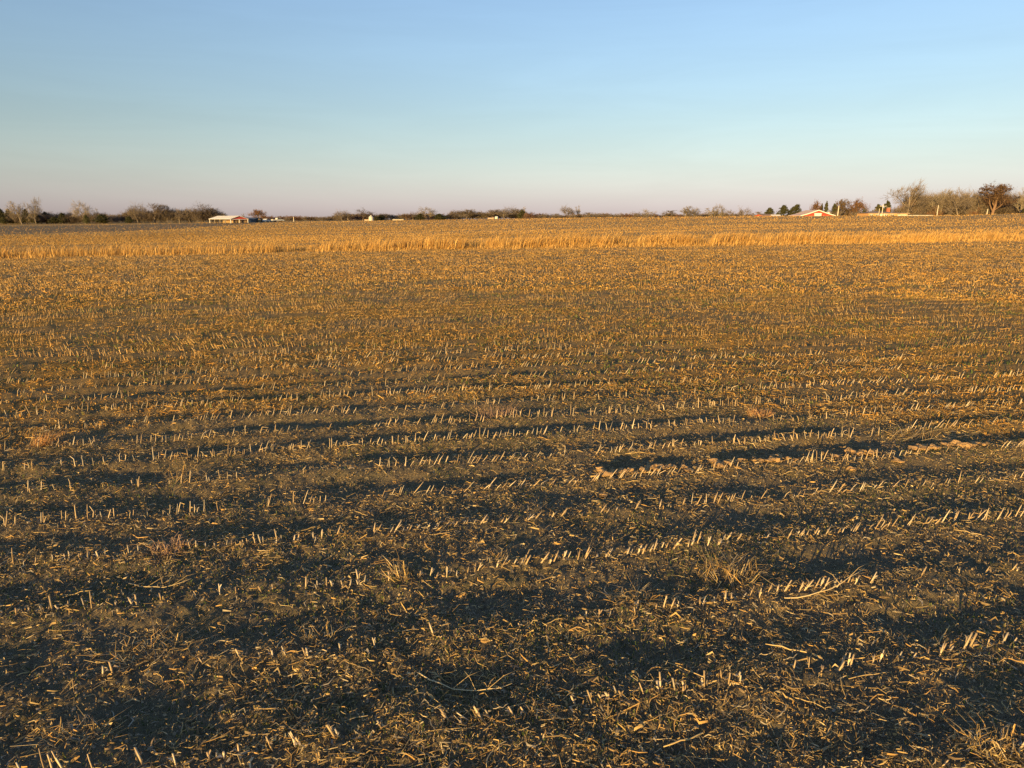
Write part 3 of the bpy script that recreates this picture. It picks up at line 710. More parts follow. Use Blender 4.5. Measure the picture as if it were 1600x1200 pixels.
SHRUB = {'grey': [tree_meshes(81, 'shrub', 'grey'), tree_meshes(82, 'shrub', 'grey'), tree_meshes(84, 'shrub', 'grey')], 'dark': [tree_meshes(85, 'shrub', 'dark'), tree_meshes(86, 'shrub', 'dark')],
         'red': [tree_meshes(83, 'shrub', 'red', ((0.19, 0.09, 0.05), 0.12))]}
_count = {}
def tree(kind, px, top, Y, label, cat='tree', group=None, width=None, var=None, mirror=False):
    k = _count.get(kind, 0); _count[kind] = k + 1
    tm, cm, h, wd = PROTO[kind][k % len(PROTO[kind]) if var is None else var]
    x = xat(px, Y); z = Ms(x, Y); s = max(0.15, (zat(top, Y) - z) / h)
    sxy = s if width is None else (width / FPX * Y / 2) / wd
    name = {'cedar': 'cedar_tree', 'blown': 'cedar_tree', 'oak': 'oak_tree'}.get(kind, 'bare_tree')
    o = empty(name, (x, Y, z), 0 if kind in ('lean', 'blown') else rng.uniform(0, 6.28)); o.scale = (sxy * (-1 if mirror else 1), sxy, s)
    if kind in ('lean', 'blown'): o.rotation_euler[2] = rng.uniform(-0.4, 0.4)
    obj('trunk', tm, None, o); obj('crown', cm, None, o)
    return tag(o, label, cat, group)
# towards the left end of the skyline
tree('pale', 34, 316, 330, 'pale bare tree with a forked crown behind low cedars, smaller of two neighbours', var=0)
tree('pale', 56, 312, 332, 'tallest pale bare tree of the treeline, crooked dark limbs above the cedars', var=2, width=24)
tree('cedar', 3, 326, 330, 'dark cedar cut by the picture edge at the end of the treeline')
tree('cedar', 15, 327, 334, 'narrow pointed dark cedar next to the picture edge')
ORD = ['first', 'second', 'third', 'fourth', 'fifth', 'sixth', 'seventh', 'eighth', 'ninth', 'tenth']
for k, (px, tp, w) in enumerate(((8, 335, 22), (26, 338, 24), (41, 327, 15), (55, 334, 24), (72, 331, 16), (85, 339, 22), (98, 333, 15), (110, 339, 20))):
    tree('cedar', px, tp, 334 + rng.uniform(0, 8), ORD[k] + ' dark squat cedar from the picture edge, below the two pale bare trees', group='cedars at the end of the treeline', width=w)
tree('bare', 20, 327, 345, 'thin grey bare tree rising between the edge cedars')
tree('pale', 133, 317, 335, 'broad pale bare tree standing alone over the low brush', var=2, width=32)
tree('pale', 150, 327, 338, 'small pale bare tree beside the broad pale one', var=1)
tree('cedar', 135, 336, 322, 'small dark cedar at the foot of the broad pale bare tree', width=12)
tree('cedar', 160, 335, 326, 'round dark cedar just beyond the broad pale bare tree', width=26)
tree('cedar', 201, 338, 322, 'low dark cedar where the denser leafless trees begin', width=14)
tree('bare', 216, 321, 335, 'dense grey bare tree that starts the tall thicket before the shed', var=1, width=26)
tree('dark', 241, 319, 334, 'twisted dark bare tree with an open crown in the thicket', var=0, width=34)
tree('bare', 262, 321, 337, 'upright grey bare tree amid the thicket', var=2)
tree('bare', 280, 328, 336, 'lower grey bare tree in the dip of the thicket', var=3)
tree('bare', 297, 326, 338, 'slim grey bare tree just before the highest thicket tree by the shed', var=0)
tree('dark', 318, 320, 336, 'highest dark bare tree of the thicket beside the white shed roof', var=1, width=34)
tree('dark', 337, 326, 340, 'dark bare tree whose crown sinks behind the white shed roof', var=0, width=34)
tree('pale', 380, 334, 420, 'faint bare tree peeping over the red gable of the shed', var=1)
tree('oak', 405, 329, 345, 'solitary round brown-leaved tree beside the open shed', width=22, var=0)
for px, tp in ((535, 330), (547, 334)):
    tree('bare', px, tp, 430, 'grey bare tree' + (' with a round crown well before the white tank' if px == 535 else ' with a lower crown well before the white tank'), width=22)
tree('dark', 567, 328, 425, 'dark bushy bare tree next to the white tank', var=1, width=28)
tree('cedar', 577, 336, 440, 'small green cedar touching the white tank', width=8)
tree('cedar', 588, 338, 425, 'dark low cedar close behind the white tank', width=12)
tree('cedar', 596, 336, 430, 'taller dark cedar a step past the white tank', width=14)
tree('oak', 636, 336, 425, 'small rusty-leaved tree at the end of the pale low building', width=14, var=1)
tree('cedar', 656, 334, 420, 'dark round cedar before the big umbrella-shaped bare tree', width=18)
tree('bare', 645, 332, 440, 'grey bare tree half hidden by a dark cedar', width=22)
tree('pale', 671, 325, 425, 'big umbrella-shaped bare tree between two dark cedars', var=2, width=34)
tree('cedar', 687, 334, 420, 'wide dark cedar after the umbrella-shaped bare tree', width=24)
tree('bare', 704, 334, 440, 'low grey bare tree between the dark cedar and the dense wood', width=20)
for k, (px, tp, w) in enumerate(((718, 330, 26), (727, 328, 26), (738, 328, 26), (748, 331, 24), (757, 331, 24), (769, 328, 26), (778, 328, 28), (789, 329, 24), (798, 325, 28), (808, 327, 24))):
    tree('bare', px, tp, 540 + rng.uniform(-6, 14), ORD[k] + ' leafless grey-brown tree of the dense wood, counting from the umbrella-shaped tree', group='trees of the dense wood', width=w)
tree('cedar', 816, 328, 535, 'dark evergreen at the far end of the dense wood', width=16)
tree('pale', 820, 324, 545, 'thin pale bare tree rising behind the evergreen at the wood end', var=1)
for px, tp, w, lb in ((845, 336, 20, 'short grey bare tree in the gap after the dense wood'), (868, 334, 20, 'low bare tree leading up to the twin pale trees'), (885, 324, 26, 'rounded grey bare tree, first of the pair above the field crest'), (913, 332, 20, 'small bare tree following the pair above the field crest'), (928, 333, 20, 'last small bare tree before the low red brush')):
    tree('bare', px, tp, 540, lb, width=w)
tree('pale', 902, 322, 545, 'upright pale bare tree, second of the pair above the field crest', var=1)
for px, tp, w, kd, lb in ((955, 334, 26, 'bare', 'very low bare tree in the red brush at the crest middle'), (997, 332, 20, 'bare', 'little bare tree just before the fan-shaped one'), (1011, 328, 22, 'pale', 'fan-shaped pale bare tree on the bare crest'),
        (1040, 329, 26, 'bare', 'squat grey bare tree before the rounded pale one'), (1069, 323, 30, 'pale', 'rounded pale bare tree with spreading crown on the crest'), (1085, 326, 24, 'bare', 'grey bare tree touching the rounded pale one'),
        (1110, 324, 18, 'pale', 'upright thin pale tree, first of the slender pair'), (1126, 321, 20, 'pale', 'wispy tall pale tree, second of the slender pair'), (1140, 329, 22, 'bare', 'low reddish bare tree after the slender pair'),
        (1163, 326, 18, 'bare', 'bushy bare tree before the wind-blown cedars'), (1178, 331, 20, 'bare', 'low spreading bare tree nearest to the wind-blown cedars')):
    tree(kd, px, tp, 480, lb, width=w)
tree('blown', 1194, 325, 262, 'smallest wind-blown dark cedar, standing apart before the red barn', var=0, width=19)
tree('blown', 1216, 321, 262, 'rounder wind-blown dark cedar, middle of the three before the red barn', var=0, width=20)
tree('blown', 1230, 320, 264, 'wind-blown cedar with a slanting top close to the red barn', var=1, width=24)
tree('oak', 1273, 317, 285, 'dark round-headed tree directly behind the red barn peak', width=13, var=0)
tree('cedar', 1282, 319, 290, 'slim dark evergreen behind the red barn roof, lower of two', width=9)
tree('cedar', 1289, 315, 290, 'slim dark evergreen behind the red barn roof, higher of two', width=10)
tree('cedar', 1302, 319, 262, 'broad dark cedar beside the white pole and grey silo', width=17, var=1)
tree('oak', 1321, 314, 262, 'large brown-leaved tree beyond the white pole, first of two', width=26, var=2)
tree('oak', 1338, 315, 262, 'large brown-leaved tree beyond the white pole, second of two', width=24, var=0)
tree('cedar', 1348, 327, 255, 'small dark cedar between the brown trees and the brick house', width=9)
tree('cedar', 1371, 320, 278, 'flat-topped dark evergreen behind the brick house roof', width=26, var=1)
tree('cedar', 1384, 314, 276, 'pointed brownish evergreen behind the brick house roof', width=18, var=0)
tree('lean', 1417, 288, 262, 'tallest bare tree beside the brick house, leaning with the wind', var=0)
tree('bare', 1432, 305, 266, 'dense grey bare tree under the tallest leaning one', width=34, var=1)
tree('bare', 1448, 307, 270, 'grey bare tree between the tallest leaning one and the white fence end', width=32, var=3)
tree('lean', 1464, 298, 262, 'pale leaning bare tree above the bare white utility pole', var=1)
tree('dark', 1484, 306, 262, 'dark spreading bare tree left of the glowing trunk', width=36, var=1)
tree('bare', 1500, 298, 256, 'wide bare tree with a sunlit slanting pale trunk', width=44, var=0)
tree('bare', 1520, 300, 264, 'grey bare tree between the sunlit trunk and the rusty oak', width=36, var=1)
tree('oak', 1549, 290, 258, 'tall rusty-red oak still holding leaves in the grove', width=40, var=1)
tree('bare', 1535, 305, 268, 'greyish bare tree close before the rusty oak', width=30, var=3)
tree('dark', 1570, 312, 264, 'low dark bare tree in the shade of the rusty oak', width=34, var=1)
tree('pale', 1590, 297, 256, 'pale feathery bare tree at the end of the grove', var=1)
tree('cedar', 1602, 322, 245, 'dark cedar at the rim of the picture below the pale feathery tree', width=22)

_sc = 0
def hedge(px0, px1, step, Y, t0, t1, kinds, label, group, wpx=16):
    global _sc
    px = px0
    while px < px1:
        Yk = Y + rng.uniform(-5, 12); x = xat(px, Yk); z = Ms(x, Yk); k = kinds[int(rng.integers(0, len(kinds)))]
        tm, cm, h, wd = SHRUB[k][_sc % len(SHRUB[k])]; _sc += 1
        s = max(0.12, (zat(rng.uniform(t0, t1), Yk) - z) / h); sw = (rng.uniform(0.8, 1.25) * wpx / FPX * Yk / 2) / wd
        o = empty('leafless_shrub', (x, Yk, z), rng.uniform(0, 6.28)); o.scale = (sw, sw, s); obj('stems', tm, None, o); obj('twigs', cm, None, o)
        tag(o, label, 'shrub', group); px += step * rng.uniform(0.6, 1.4)
hedge(-10, 206, 4.6, 338, 332, 339.5, ['grey', 'dark', 'dark'], 'leafless brown shrub in the brush along the foot of the cedars and pale trees', 'brush below the cedar end of the treeline', 20)
hedge(204, 345, 4.0, 340, 327, 334, ['dark', 'grey'], 'leafless brown shrub in the thick brush beside the open white-roofed shed', 'brush beside the open shed', 20)
hedge(415, 530, 5.0, 450, 337.5, 340.5, ['grey', 'red'], 'low leafless shrub in the far hedge between the open shed and the white tank', 'far hedge past the open shed', 16)
hedge(525, 722, 5.0, 445, 333.5, 339, ['grey', 'dark', 'red'], 'leafless shrub in the hedge around the white tank and pale buildings', 'hedge around the white tank', 18)
hedge(712, 830, 5.0, 550, 330, 336, ['grey', 'dark'], 'leafless undergrowth shrub at the foot of the dense wood', 'undergrowth of the dense wood', 18)
hedge(826, 1190, 6.0, 520, 333, 337.5, ['grey', 'red', 'grey'], 'low leafless shrub just showing over the golden field crest', 'brush along the field crest', 18)
hedge(1305, 1360, 6.0, 262, 326, 333, ['dark', 'grey'], 'leafless shrub under the brown-leaved trees beside the red barn', 'brush between barn and house', 18)
hedge(1405, 1612, 5.0, 268, 316, 328, ['grey', 'dark', 'red'], 'leafless shrub filling the grove beyond the brick house', 'undergrowth of the grove by the house', 26)
hedge(1424, 1612, 4.6, 278, 303, 317, ['grey', 'dark'], 'tall leafless thicket shrub standing high at the back of the grove', 'tall thicket at the back of the grove', 34)

# ------------------------------------------------------------------ farm buildings
M_WHITE = plain('white_metal', (0.66, 0.63, 0.59), 0.45, 0.4, vary=0.06, scale=0.6)
M_RED = plain('barn_red', (0.42, 0.055, 0.04), 0.6, 0.3, vary=0.15, scale=0.8)
M_WOOD = plain('grey_wood', (0.30, 0.25, 0.20), 0.85, 0.2)
M_HAY = plain('hay', (0.27, 0.185, 0.10), 0.9, 0.1, scale=6, bump=0.6)
M_DARKROOF = plain('blue_grey_roof', (0.085, 0.09, 0.105), 0.5, 0.3, vary=0.12)
M_PINKROOF = plain('weathered_roof', (0.62, 0.42, 0.29), 0.6, 0.3, vary=0.18, scale=0.7)
M_SHINGLE = plain('shingle_roof', (0.24, 0.165, 0.125), 0.85, 0.2, vary=0.25, scale=2)
M_BRICK = plain('tan_brick', (0.46, 0.27, 0.13), 0.85, 0.2, vary=0.2, scale=4)
M_RBRICK = plain('red_brick', (0.34, 0.12, 0.075), 0.85, 0.2, vary=0.2, scale=4)
M_GLASS = plain('window_glass', (0.05, 0.06, 0.07), 0.08, 0.5, vary=0.1)
M_GALV = plain('galvanised_steel', (0.42, 0.42, 0.42), 0.4, 0.5, metal=0.6, vary=0.1)
M_TYRE = plain('tyre', (0.03, 0.03, 0.03), 0.8, 0.2)
M_CONC = plain('pale_block', (0.33, 0.29, 0.24), 0.85, 0.2, vary=0.15)
def at(px, Y, dz=0.0):
    x = xat(px, Y); return (x, Y, Ms(x, Y) + dz)

def gable_roof(root, x0, x1, half, eave, ridge, over, mat, trim=None, t=0.12, yc=0.0):
    """ridge along x; two slopes, each a slab with raised seams, and a ridge cap"""
    sl = (ridge - eave) / half
    for s in (-1, 1):
        m = MB(); y0 = yc; y1 = yc + s * (half + over); z1 = eave - sl * over
        m.prism([(y0, ridge), (y1, z1), (y1, z1 + t), (y0, ridge + t)], 'x', x0 - over, x1 + over)
        n = int((x1 - x0) / 0.9)
        for i in range(n + 1):
            xx = x0 - over + 0.05 + (x1 - x0 + 2 * over - 0.1) * i / n
            m.prism([(yc + s * 0.1, ridge + t - sl * 0.1), (y1, z1 + t), (y1, z1 + t + 0.04), (yc + s * 0.1, ridge + t + 0.04 - sl * 0.1)], 'x', xx - 0.02, xx + 0.02)
        m.build('roof', mat, root)
    MB().prism([(yc - 0.25, ridge + t - 0.25 * sl + 0.05), (yc, ridge + t + 0.06), (yc + 0.25, ridge + t - 0.25 * sl + 0.05), (yc, ridge + t - 0.04)], 'x', x0 - over, x1 + over).build('ridge_cap', trim or mat, root)

def open_shed():
    Y = 300; px = 357; top = zat(337.2, Y); base = at(px, Y); hgt = top - base[2]
    root = empty('open_shed', base, R(-45)); L_, W = 21.0, 7.2; eave = hgt * 0.56
    gable_roof(root, -L_ / 2, L_ / 2, W / 2, eave, hgt - 0.15, 0.35, M_WHITE)
    for x in (-L_ / 2, L_ / 2):
        MB().prism([(-W / 2, eave - 0.05), (W / 2, eave - 0.05), (W / 2 - 0.1, eave + 0.12), (0, hgt - 0.24), (-W / 2 + 0.1, eave + 0.12)], 'x', x - 0.06, x + 0.06).build('gable_panel', M_RED, root)
    x = L_ / 2 + 0.09
    MB().prism([(-W / 2, eave - 0.25), (W / 2, eave - 0.25), (W / 2, eave - 0.06), (-W / 2, eave - 0.06)], 'x', x - 0.05, x + 0.02).build('gable_beam', M_WHITE, root)
    for xx in np.linspace(-L_ / 2, L_ / 2, 5):
        for yy in (-W / 2, W / 2): MB().box(xx - 0.12, xx + 0.12, yy - 0.12, yy + 0.12, -0.3, eave).build('post', M_WHITE if abs(xx) > L_ / 2 - 0.1 else M_WOOD, root)
    MB().box(L_ / 2 - 0.11, L_ / 2 + 0.11, -0.12, 0.12, -0.3, eave).build('post', M_WHITE, root)
    MB().box(-L_ / 2 + 0.1, L_ / 2 - 0.1, W / 2 + 0.13, W / 2 + 0.20, 0, eave - 0.2).build('back_wall', M_RED, root)
    tag(root, 'open-sided farm shed with white metal roof and red gable end', 'shed')
    c, s = math.cos(R(-45)), math.sin(R(-45)); k = 0
    for lx, ly, lz in [(0.3, -1.5, 0), (2.1, -1.5, 0), (3.9, -1.5, 0), (5.7, -1.5, 0), (7.5, -1.5, 0), (9.3, -1.5, 0), (9.3, 0.6, 0), (9.3, 2.5, 0), (2.1, -1.5, 1.03), (5.7, -1.5, 1.03), (9.3, -1.5, 1.03), (9.3, 0.6, 1.03)]:
        if lz + 1.05 > eave: continue
        b = MB().box(-0.8, 0.8, -0.9, 0.9, 0.0, 1.02).build('hay_bale', M_HAY, None, (base[0] + lx * c - ly * s, base[1] + lx * s + ly * c, base[2] + lz))
        b.rotation_euler = (0, 0, R(-45) + rng.normal(0, 0.03)); bv = b.modifiers.new('soft', 'BEVEL'); bv.width = 0.12; bv.segments = 2
        tag(b, 'square tan hay bale stored under the white-roofed open shed', 'hay bale', 'hay bales under the open shed')
open_shed()
# lean-to with dark roof behind
b = at(389, 318); root = empty('machine_shed', b, R(-18)); h = zat(340.0, 318) - b[2]
gable_roof(root, -5, 5, 3.5, h * 0.62, h - 0.12, 0.3, M_DARKROOF)
MB().box(-4.9, 4.9, -3.3, -3.15, 0, h * 0.62).build('front_wall', M_DARKROOF, root); MB().box(-4.9, 4.9, 3.15, 3.3, 0, h * 0.62).build('back_wall', M_DARKROOF, root)
for x in (-4.9, 4.75): MB().prism([(-3.3, 0), (3.3, 0), (3.3, h * 0.62), (0, h - 0.2), (-3.3, h * 0.62)], 'x', x, x + 0.15).build('end_wall', M_DARKROOF, root)
MB().box(0.5, 3.6, -3.36, -3.302, 0, h * 0.5).build('door', M_WOOD, root)
tag(root, 'low machine shed with blue-grey roof behind the open shed', 'shed')
# pale stack beside the shed
for k, (px, Y) in enumerate(((398, 318), (405, 316), (411, 318))):
    p = at(px, Y); o = empty('round_bale', p, R(10 + 15 * k)); 
    m = MB().lathe([(0.66, -0.75), (0.75, -0.68), (0.77, 0.0), (0.75, 0.68), (0.66, 0.75)], 18); r_ = m.build('bale', M_HAY, o, (0, 0, 0.75)); r_.rotation_euler = (math.pi / 2, 0, 0)
    w = MB().lathe([(0.772, -0.03), (0.782, 0), (0.772, 0.03)], 18).build('twine', M_WOOD, o, (0, 0, 0.75)); w.rotation_euler = (math.pi / 2, 0, 0)
    tag(o, ['round straw bale nearest to the open shed', 'middle one of three round straw bales past the open shed', 'outer one of three round straw bales past the open shed'][k], 'straw bale')
def car(px, Y, label, col, rz=0.0, kind='car', name='parked_car'):
    root = empty(name, at(px, Y), rz); m = plain('paint_' + label.split()[0], col, 0.3, 0.5, vary=0.04)
    if kind == 'car': prof = [(-2.2, 0.35), (2.2, 0.35), (2.25, 0.75), (1.3, 0.95), (0.7, 1.42), (-1.2, 1.45), (-1.95, 1.0), (-2.25, 0.9)]; win = [(1.15, 0.98), (0.65, 1.36), (-1.15, 1.38), (-1.75, 1.0)]
    else: prof = [(-2.7, 0.5), (2.7, 0.5), (2.75, 1.0), (1.5, 1.15), (0.9, 1.75), (-0.5, 1.78), (-0.7, 1.15), (-2.7, 1.12)]; win = [(1.35, 1.18), (0.85, 1.68), (-0.42, 1.70), (-0.55, 1.18)]
    MB().prism(prof, 'y', -0.9, 0.9).build('body', m, root)
    o = root.children
    # body prism runs along y; poly is (x, z)
    for s in (-1, 1): MB().prism(win, 'y', s * 0.905 - 0.006, s * 0.905 + 0.006).build('window', M_GLASS, root)
    for x in (-1.45, 1.45):
        for s in (-1, 1):
            w = MB().lathe([(0.30, -0.11), (0.34, -0.08), (0.34, 0.08), (0.30, 0.11)], 16).build('wheel', M_TYRE, root, (x, s * 0.85, 0.34)); w.rotation_euler = (math.pi / 2, 0, 0)
    for s in (-1, 1): MB().box(2.2, 2.262, s * 0.6 - 0.16, s * 0.6 + 0.16, 0.62, 0.76).build('headlight', M_GLASS, root)
    return tag(root, label, kind)
car(417.5, 318, 'white car parked beside the round straw bales', (0.55, 0.54, 0.52), 1.3)
car(424, 322, 'dark car parked behind the white vehicles by the farm shed', (0.03, 0.03, 0.035), 0.2)
car(434, 318, 'pale pickup truck parked farthest from the farm shed', (0.50, 0.48, 0.45), 0.8, 'pickup', 'pickup_truck')

def pole(px, top, Y, label, r=0.14, arm=False, mat=None, lean=0.0):
    p = at(px, Y); h = zat(top, Y) - p[2]; root = empty('utility_pole', p); root.rotation_euler = (0, lean, 0)
    m = mat or M_WOOD
    MB().lathe([(r * 1.1, -0.4), (r, h * 0.5), (r * 0.75, h)], 10).build('shaft', m, root)
    MB().lathe([(r * 0.8, h), (r * 0.5, h + 0.06)], 10).build('cap', m, root)
    if arm:
        MB().box(-1.1, 1.1, -0.06, 0.06, h - 0.6, h - 0.48).build('crossarm', m, root)
        for x in (-1.0, 0.0, 1.0): MB().lathe([(0.05, h - 0.478), (0.06, h - 0.4), (0.03, h - 0.32)], 8, x).build('insulator', M_WHITE, root)
    return tag(root, label, 'pole')
M_POLE = plain('weathered_pole', (0.55, 0.48, 0.40), 0.8, 0.2, vary=0.1)
pole(459, 339, 330, 'short pale pole alone in front of the far hedge', 0.16, mat=M_POLE)
pole(1307.5, 321.5, 232, 'white pole between the red barn and the brown trees', 0.16, mat=M_POLE, lean=0.03)
pole(1372, 326, 236, 'shorter of the two pale poles before the brick house', 0.10, mat=M_POLE)
pole(1376.5, 319.5, 238, 'taller pale pole with crossarm before the brick house', 0.13, True, mat=M_POLE, lean=0.02)
pole(1462.5, 321, 240, 'pale utility pole before the grove past the white fence', 0.13, mat=M_POLE, lean=0.02)
pole(1540, 327, 215, 'short pale post under the rusty oak', 0.13, mat=M_POLE, lean=0.04)

M_TANK = plain('chalky_white', (0.42, 0.42, 0.40), 0.6, 0.3, vary=0.1)
# white tank with a domed shoulder and its low block shed
p = at(580, 415); root = empty('storage_tank', p); h = zat(336.8, 415) - p[2]
MB().lathe([(1.35, 0.0), (1.4, 0.1), (1.4, h * 0.62), (1.2, h * 0.78), (0.75, h * 0.88), (0.5, h * 0.92), (0.5, h)], 20).build('shell', M_TANK, root)
MB().lathe([(0.56, h), (0.56, h + 0.08), (0.2, h + 0.16)], 14).build('lid', M_GALV, root)
MB().lathe([(1.6, -0.3), (1.6, 0.0)], 20).build('footing', M_CONC, root); tag(root, 'white bottle-shaped storage tank in front of the far trees', 'tank')
def block_shed(px, Y, w, d, top, label, wall, roofm, doors=2, rz=0.0, name='farm_shed'):
    p = at(px, Y); root = empty(name, p, rz); h = zat(top, Y) - p[2]; e = h * 0.8
    for s in (-1, 1): MB().box(-w / 2, w / 2, s * d / 2 - 0.08, s * d / 2 + 0.08, -0.2, e).build('wall', wall, root)
    for s in (-1, 1): MB().prism([(-d / 2 + 0.081, -0.2), (d / 2 - 0.081, -0.2), (d / 2 - 0.081, e), (0, h - 0.16), (-d / 2 + 0.081, e)], 'x', s * w / 2 - 0.08, s * w / 2 + 0.08).build('wall', wall, root)
    gable_roof(root, -w / 2, w / 2, d / 2, e, h - 0.14, 0.25, roofm)
    for i in range(doors):
        x = -w / 2 + (i + 0.5) * w / doors; MB().box(x - 0.55, x + 0.55, -d / 2 - 0.13, -d / 2 - 0.082, 0.1, e * 0.85).build('door', M_WOOD, root)
    return tag(root, label, 'shed')
block_shed(575.5, 418, 3.6, 4, 343.0, 'low pale block shed standing against the white tank', M_CONC, M_PINKROOF, 1)
block_shed(623, 420, 6.2, 5, 342.4, 'long low pale building before the rusty-leaved small tree', M_CONC, M_TANK, 3)
block_shed(767, 400, 3.2, 3, 340.0, 'small rusty-roofed shed at the edge of the dense wood', M_WOOD, M_PINKROOF, 1)
p = at(776, 395); o = empty('round_bale', p, R(75)); r_ = MB().lathe([(0.9, -0.8), (1.0, -0.72), (1.02, 0), (1.0, 0.72), (0.9, 0.8)], 20).build('bale', M_TANK, o, (0, 0, 1.0)); r_.rotation_euler = (math.pi / 2, 0, 0)
w = MB().lathe([(1.022, -0.03), (1.03, 0), (1.022, 0.03)], 20).build('twine', M_WOOD, o, (0, 0, 1.0)); w.rotation_euler = (math.pi / 2, 0, 0)
tag(o, 'round bale wrapped in white beside the small rusty-roofed shed', 'bale')

# low building in front of the wind-blown cedars
block_shed(1196, 246, 5.2, 6, 334.4, 'low shed with pinkish roof under the smallest wind-blown cedar', M_RED, M_SHINGLE, 2, 0.15)
block_shed(1211, 243, 2.6, 2.4, 335.4, 'tiny white shed between the wind-blown cedars', M_WHITE, M_WHITE, 1, 0.0)

def red_barn():
    Y = 232; p = at(1277, Y); root = empty('red_barn', p, R(4)); h = zat(328.6, Y) - p[2]
    D = 8.5; half = 3.2; wing = 6.0; e = zat(332.3, Y) - p[2]; e2 = zat(337.3, Y) - p[2]
    e = h - 1.05
    sl = (h - e) / half; sl2 = (e - e2) / (wing - half)
    def slab(y0, z0, y1, z1, name, mat):
        return MB().prism([(y0, z0), (y1, z1), (y1, z1 + 0.14), (y0, z0 + 0.14)], 'y', -0.35, D).build(name, mat, root)
    for s in (-1, 1):
        slab(0, h, s * half, e, 'roof', M_PINKROOF)
        slab(s * half, e - 0.02, s * wing, e2, 'wing_roof', M_PINKROOF)
        # white verge boards following the roof edge
        MB().prism([(0, h - 0.12), (s * half, e - 0.12), (s * half, e + 0.16), (0, h + 0.16)], 'y', -0.42, -0.352).build('verge_board', M_WHITE, root)
        MB().prism([(s * half, e - 0.14), (s * wing, e2 - 0.12), (s * wing, e2 + 0.14), (s * half, e + 0.14)], 'y', -0.43, -0.362).build('verge_board', M_WHITE, root)
        MB().box(s * wing - 0.1, s * wing + 0.1, 0.0, D - 0.4, -0.3, e2 - 0.12).build('side_wall', M_RED, root)
    # front wall: a plank board per 0.45 m with small gaps
    n = 30
    for i in range(n):
        x0 = -wing + 0.12 + (2 * wing - 0.24) * i / n; x1 = x0 + (2 * wing - 0.24) / n - 0.03; xm = (x0 + x1) / 2
        if abs(xm) < 1.22: zt0 = 2.75 + (h - 2.75) * 0.0
        zt = (h - sl * abs(xm) if abs(xm) < half else e - sl2 * (abs(xm) - half)) - 0.16
        zb = -0.3
        if abs(xm) < 1.25: zb = min(zt - 0.1, h - 0.95)
        MB().box(x0, x1, 0.0, 0.05, zb, zt).build('board', M_RED, root)
    MB().box(-wing + 0.1, wing - 0.1, 0.055, 0.12, -0.3, e2 - 0.2).build('backing', M_RED, root)
    d = MB().box(-1.16, 1.16, -0.06, -0.005, -0.2, h - 1.0).build('door', M_WHITE, root)
    for x in (-0.02,): MB().box(x - 0.03, x + 0.05, -0.085, -0.062, -0.2, h - 1.02).build('door_rail', M_WHITE, d)
    MB().box(-1.3, 1.3, -0.09, -0.005, h - 0.99, h - 0.87).build('door_track', M_WHITE, root)
    MB().box(-wing + 0.1, wing - 0.1, D - 0.5, D - 0.4, -0.3, e2 - 0.2).build('rear_wall', M_RED, root)
    tag(root, 'red gabled barn with white trim and big white door sunk behind the field crest', 'barn')
red_barn()
p = at(1293.5, 262); root = empty('grain_silo', p); h = zat(327.5, 262) - p[2]
MB().lathe([(0.95, -0.2), (0.95, h * 0.8)], 18).build('shell', M_GALV, root); MB().lathe([(1.02, h * 0.8 + 0.002), (0.5, h * 0.93), (0.12, h)], 18).build('cap', M_GALV, root)
for k in range(5): MB().lathe([(0.955, h * (0.1 + 0.15 * k)), (0.975, h * (0.1 + 0.15 * k) + 0.03), (0.955, h * (0.1 + 0.15 * k) + 0.06)], 18).build('band', M_GALV, root)
tag(root, 'small grey steel silo showing between red barn roof and dark cedar', 'silo')

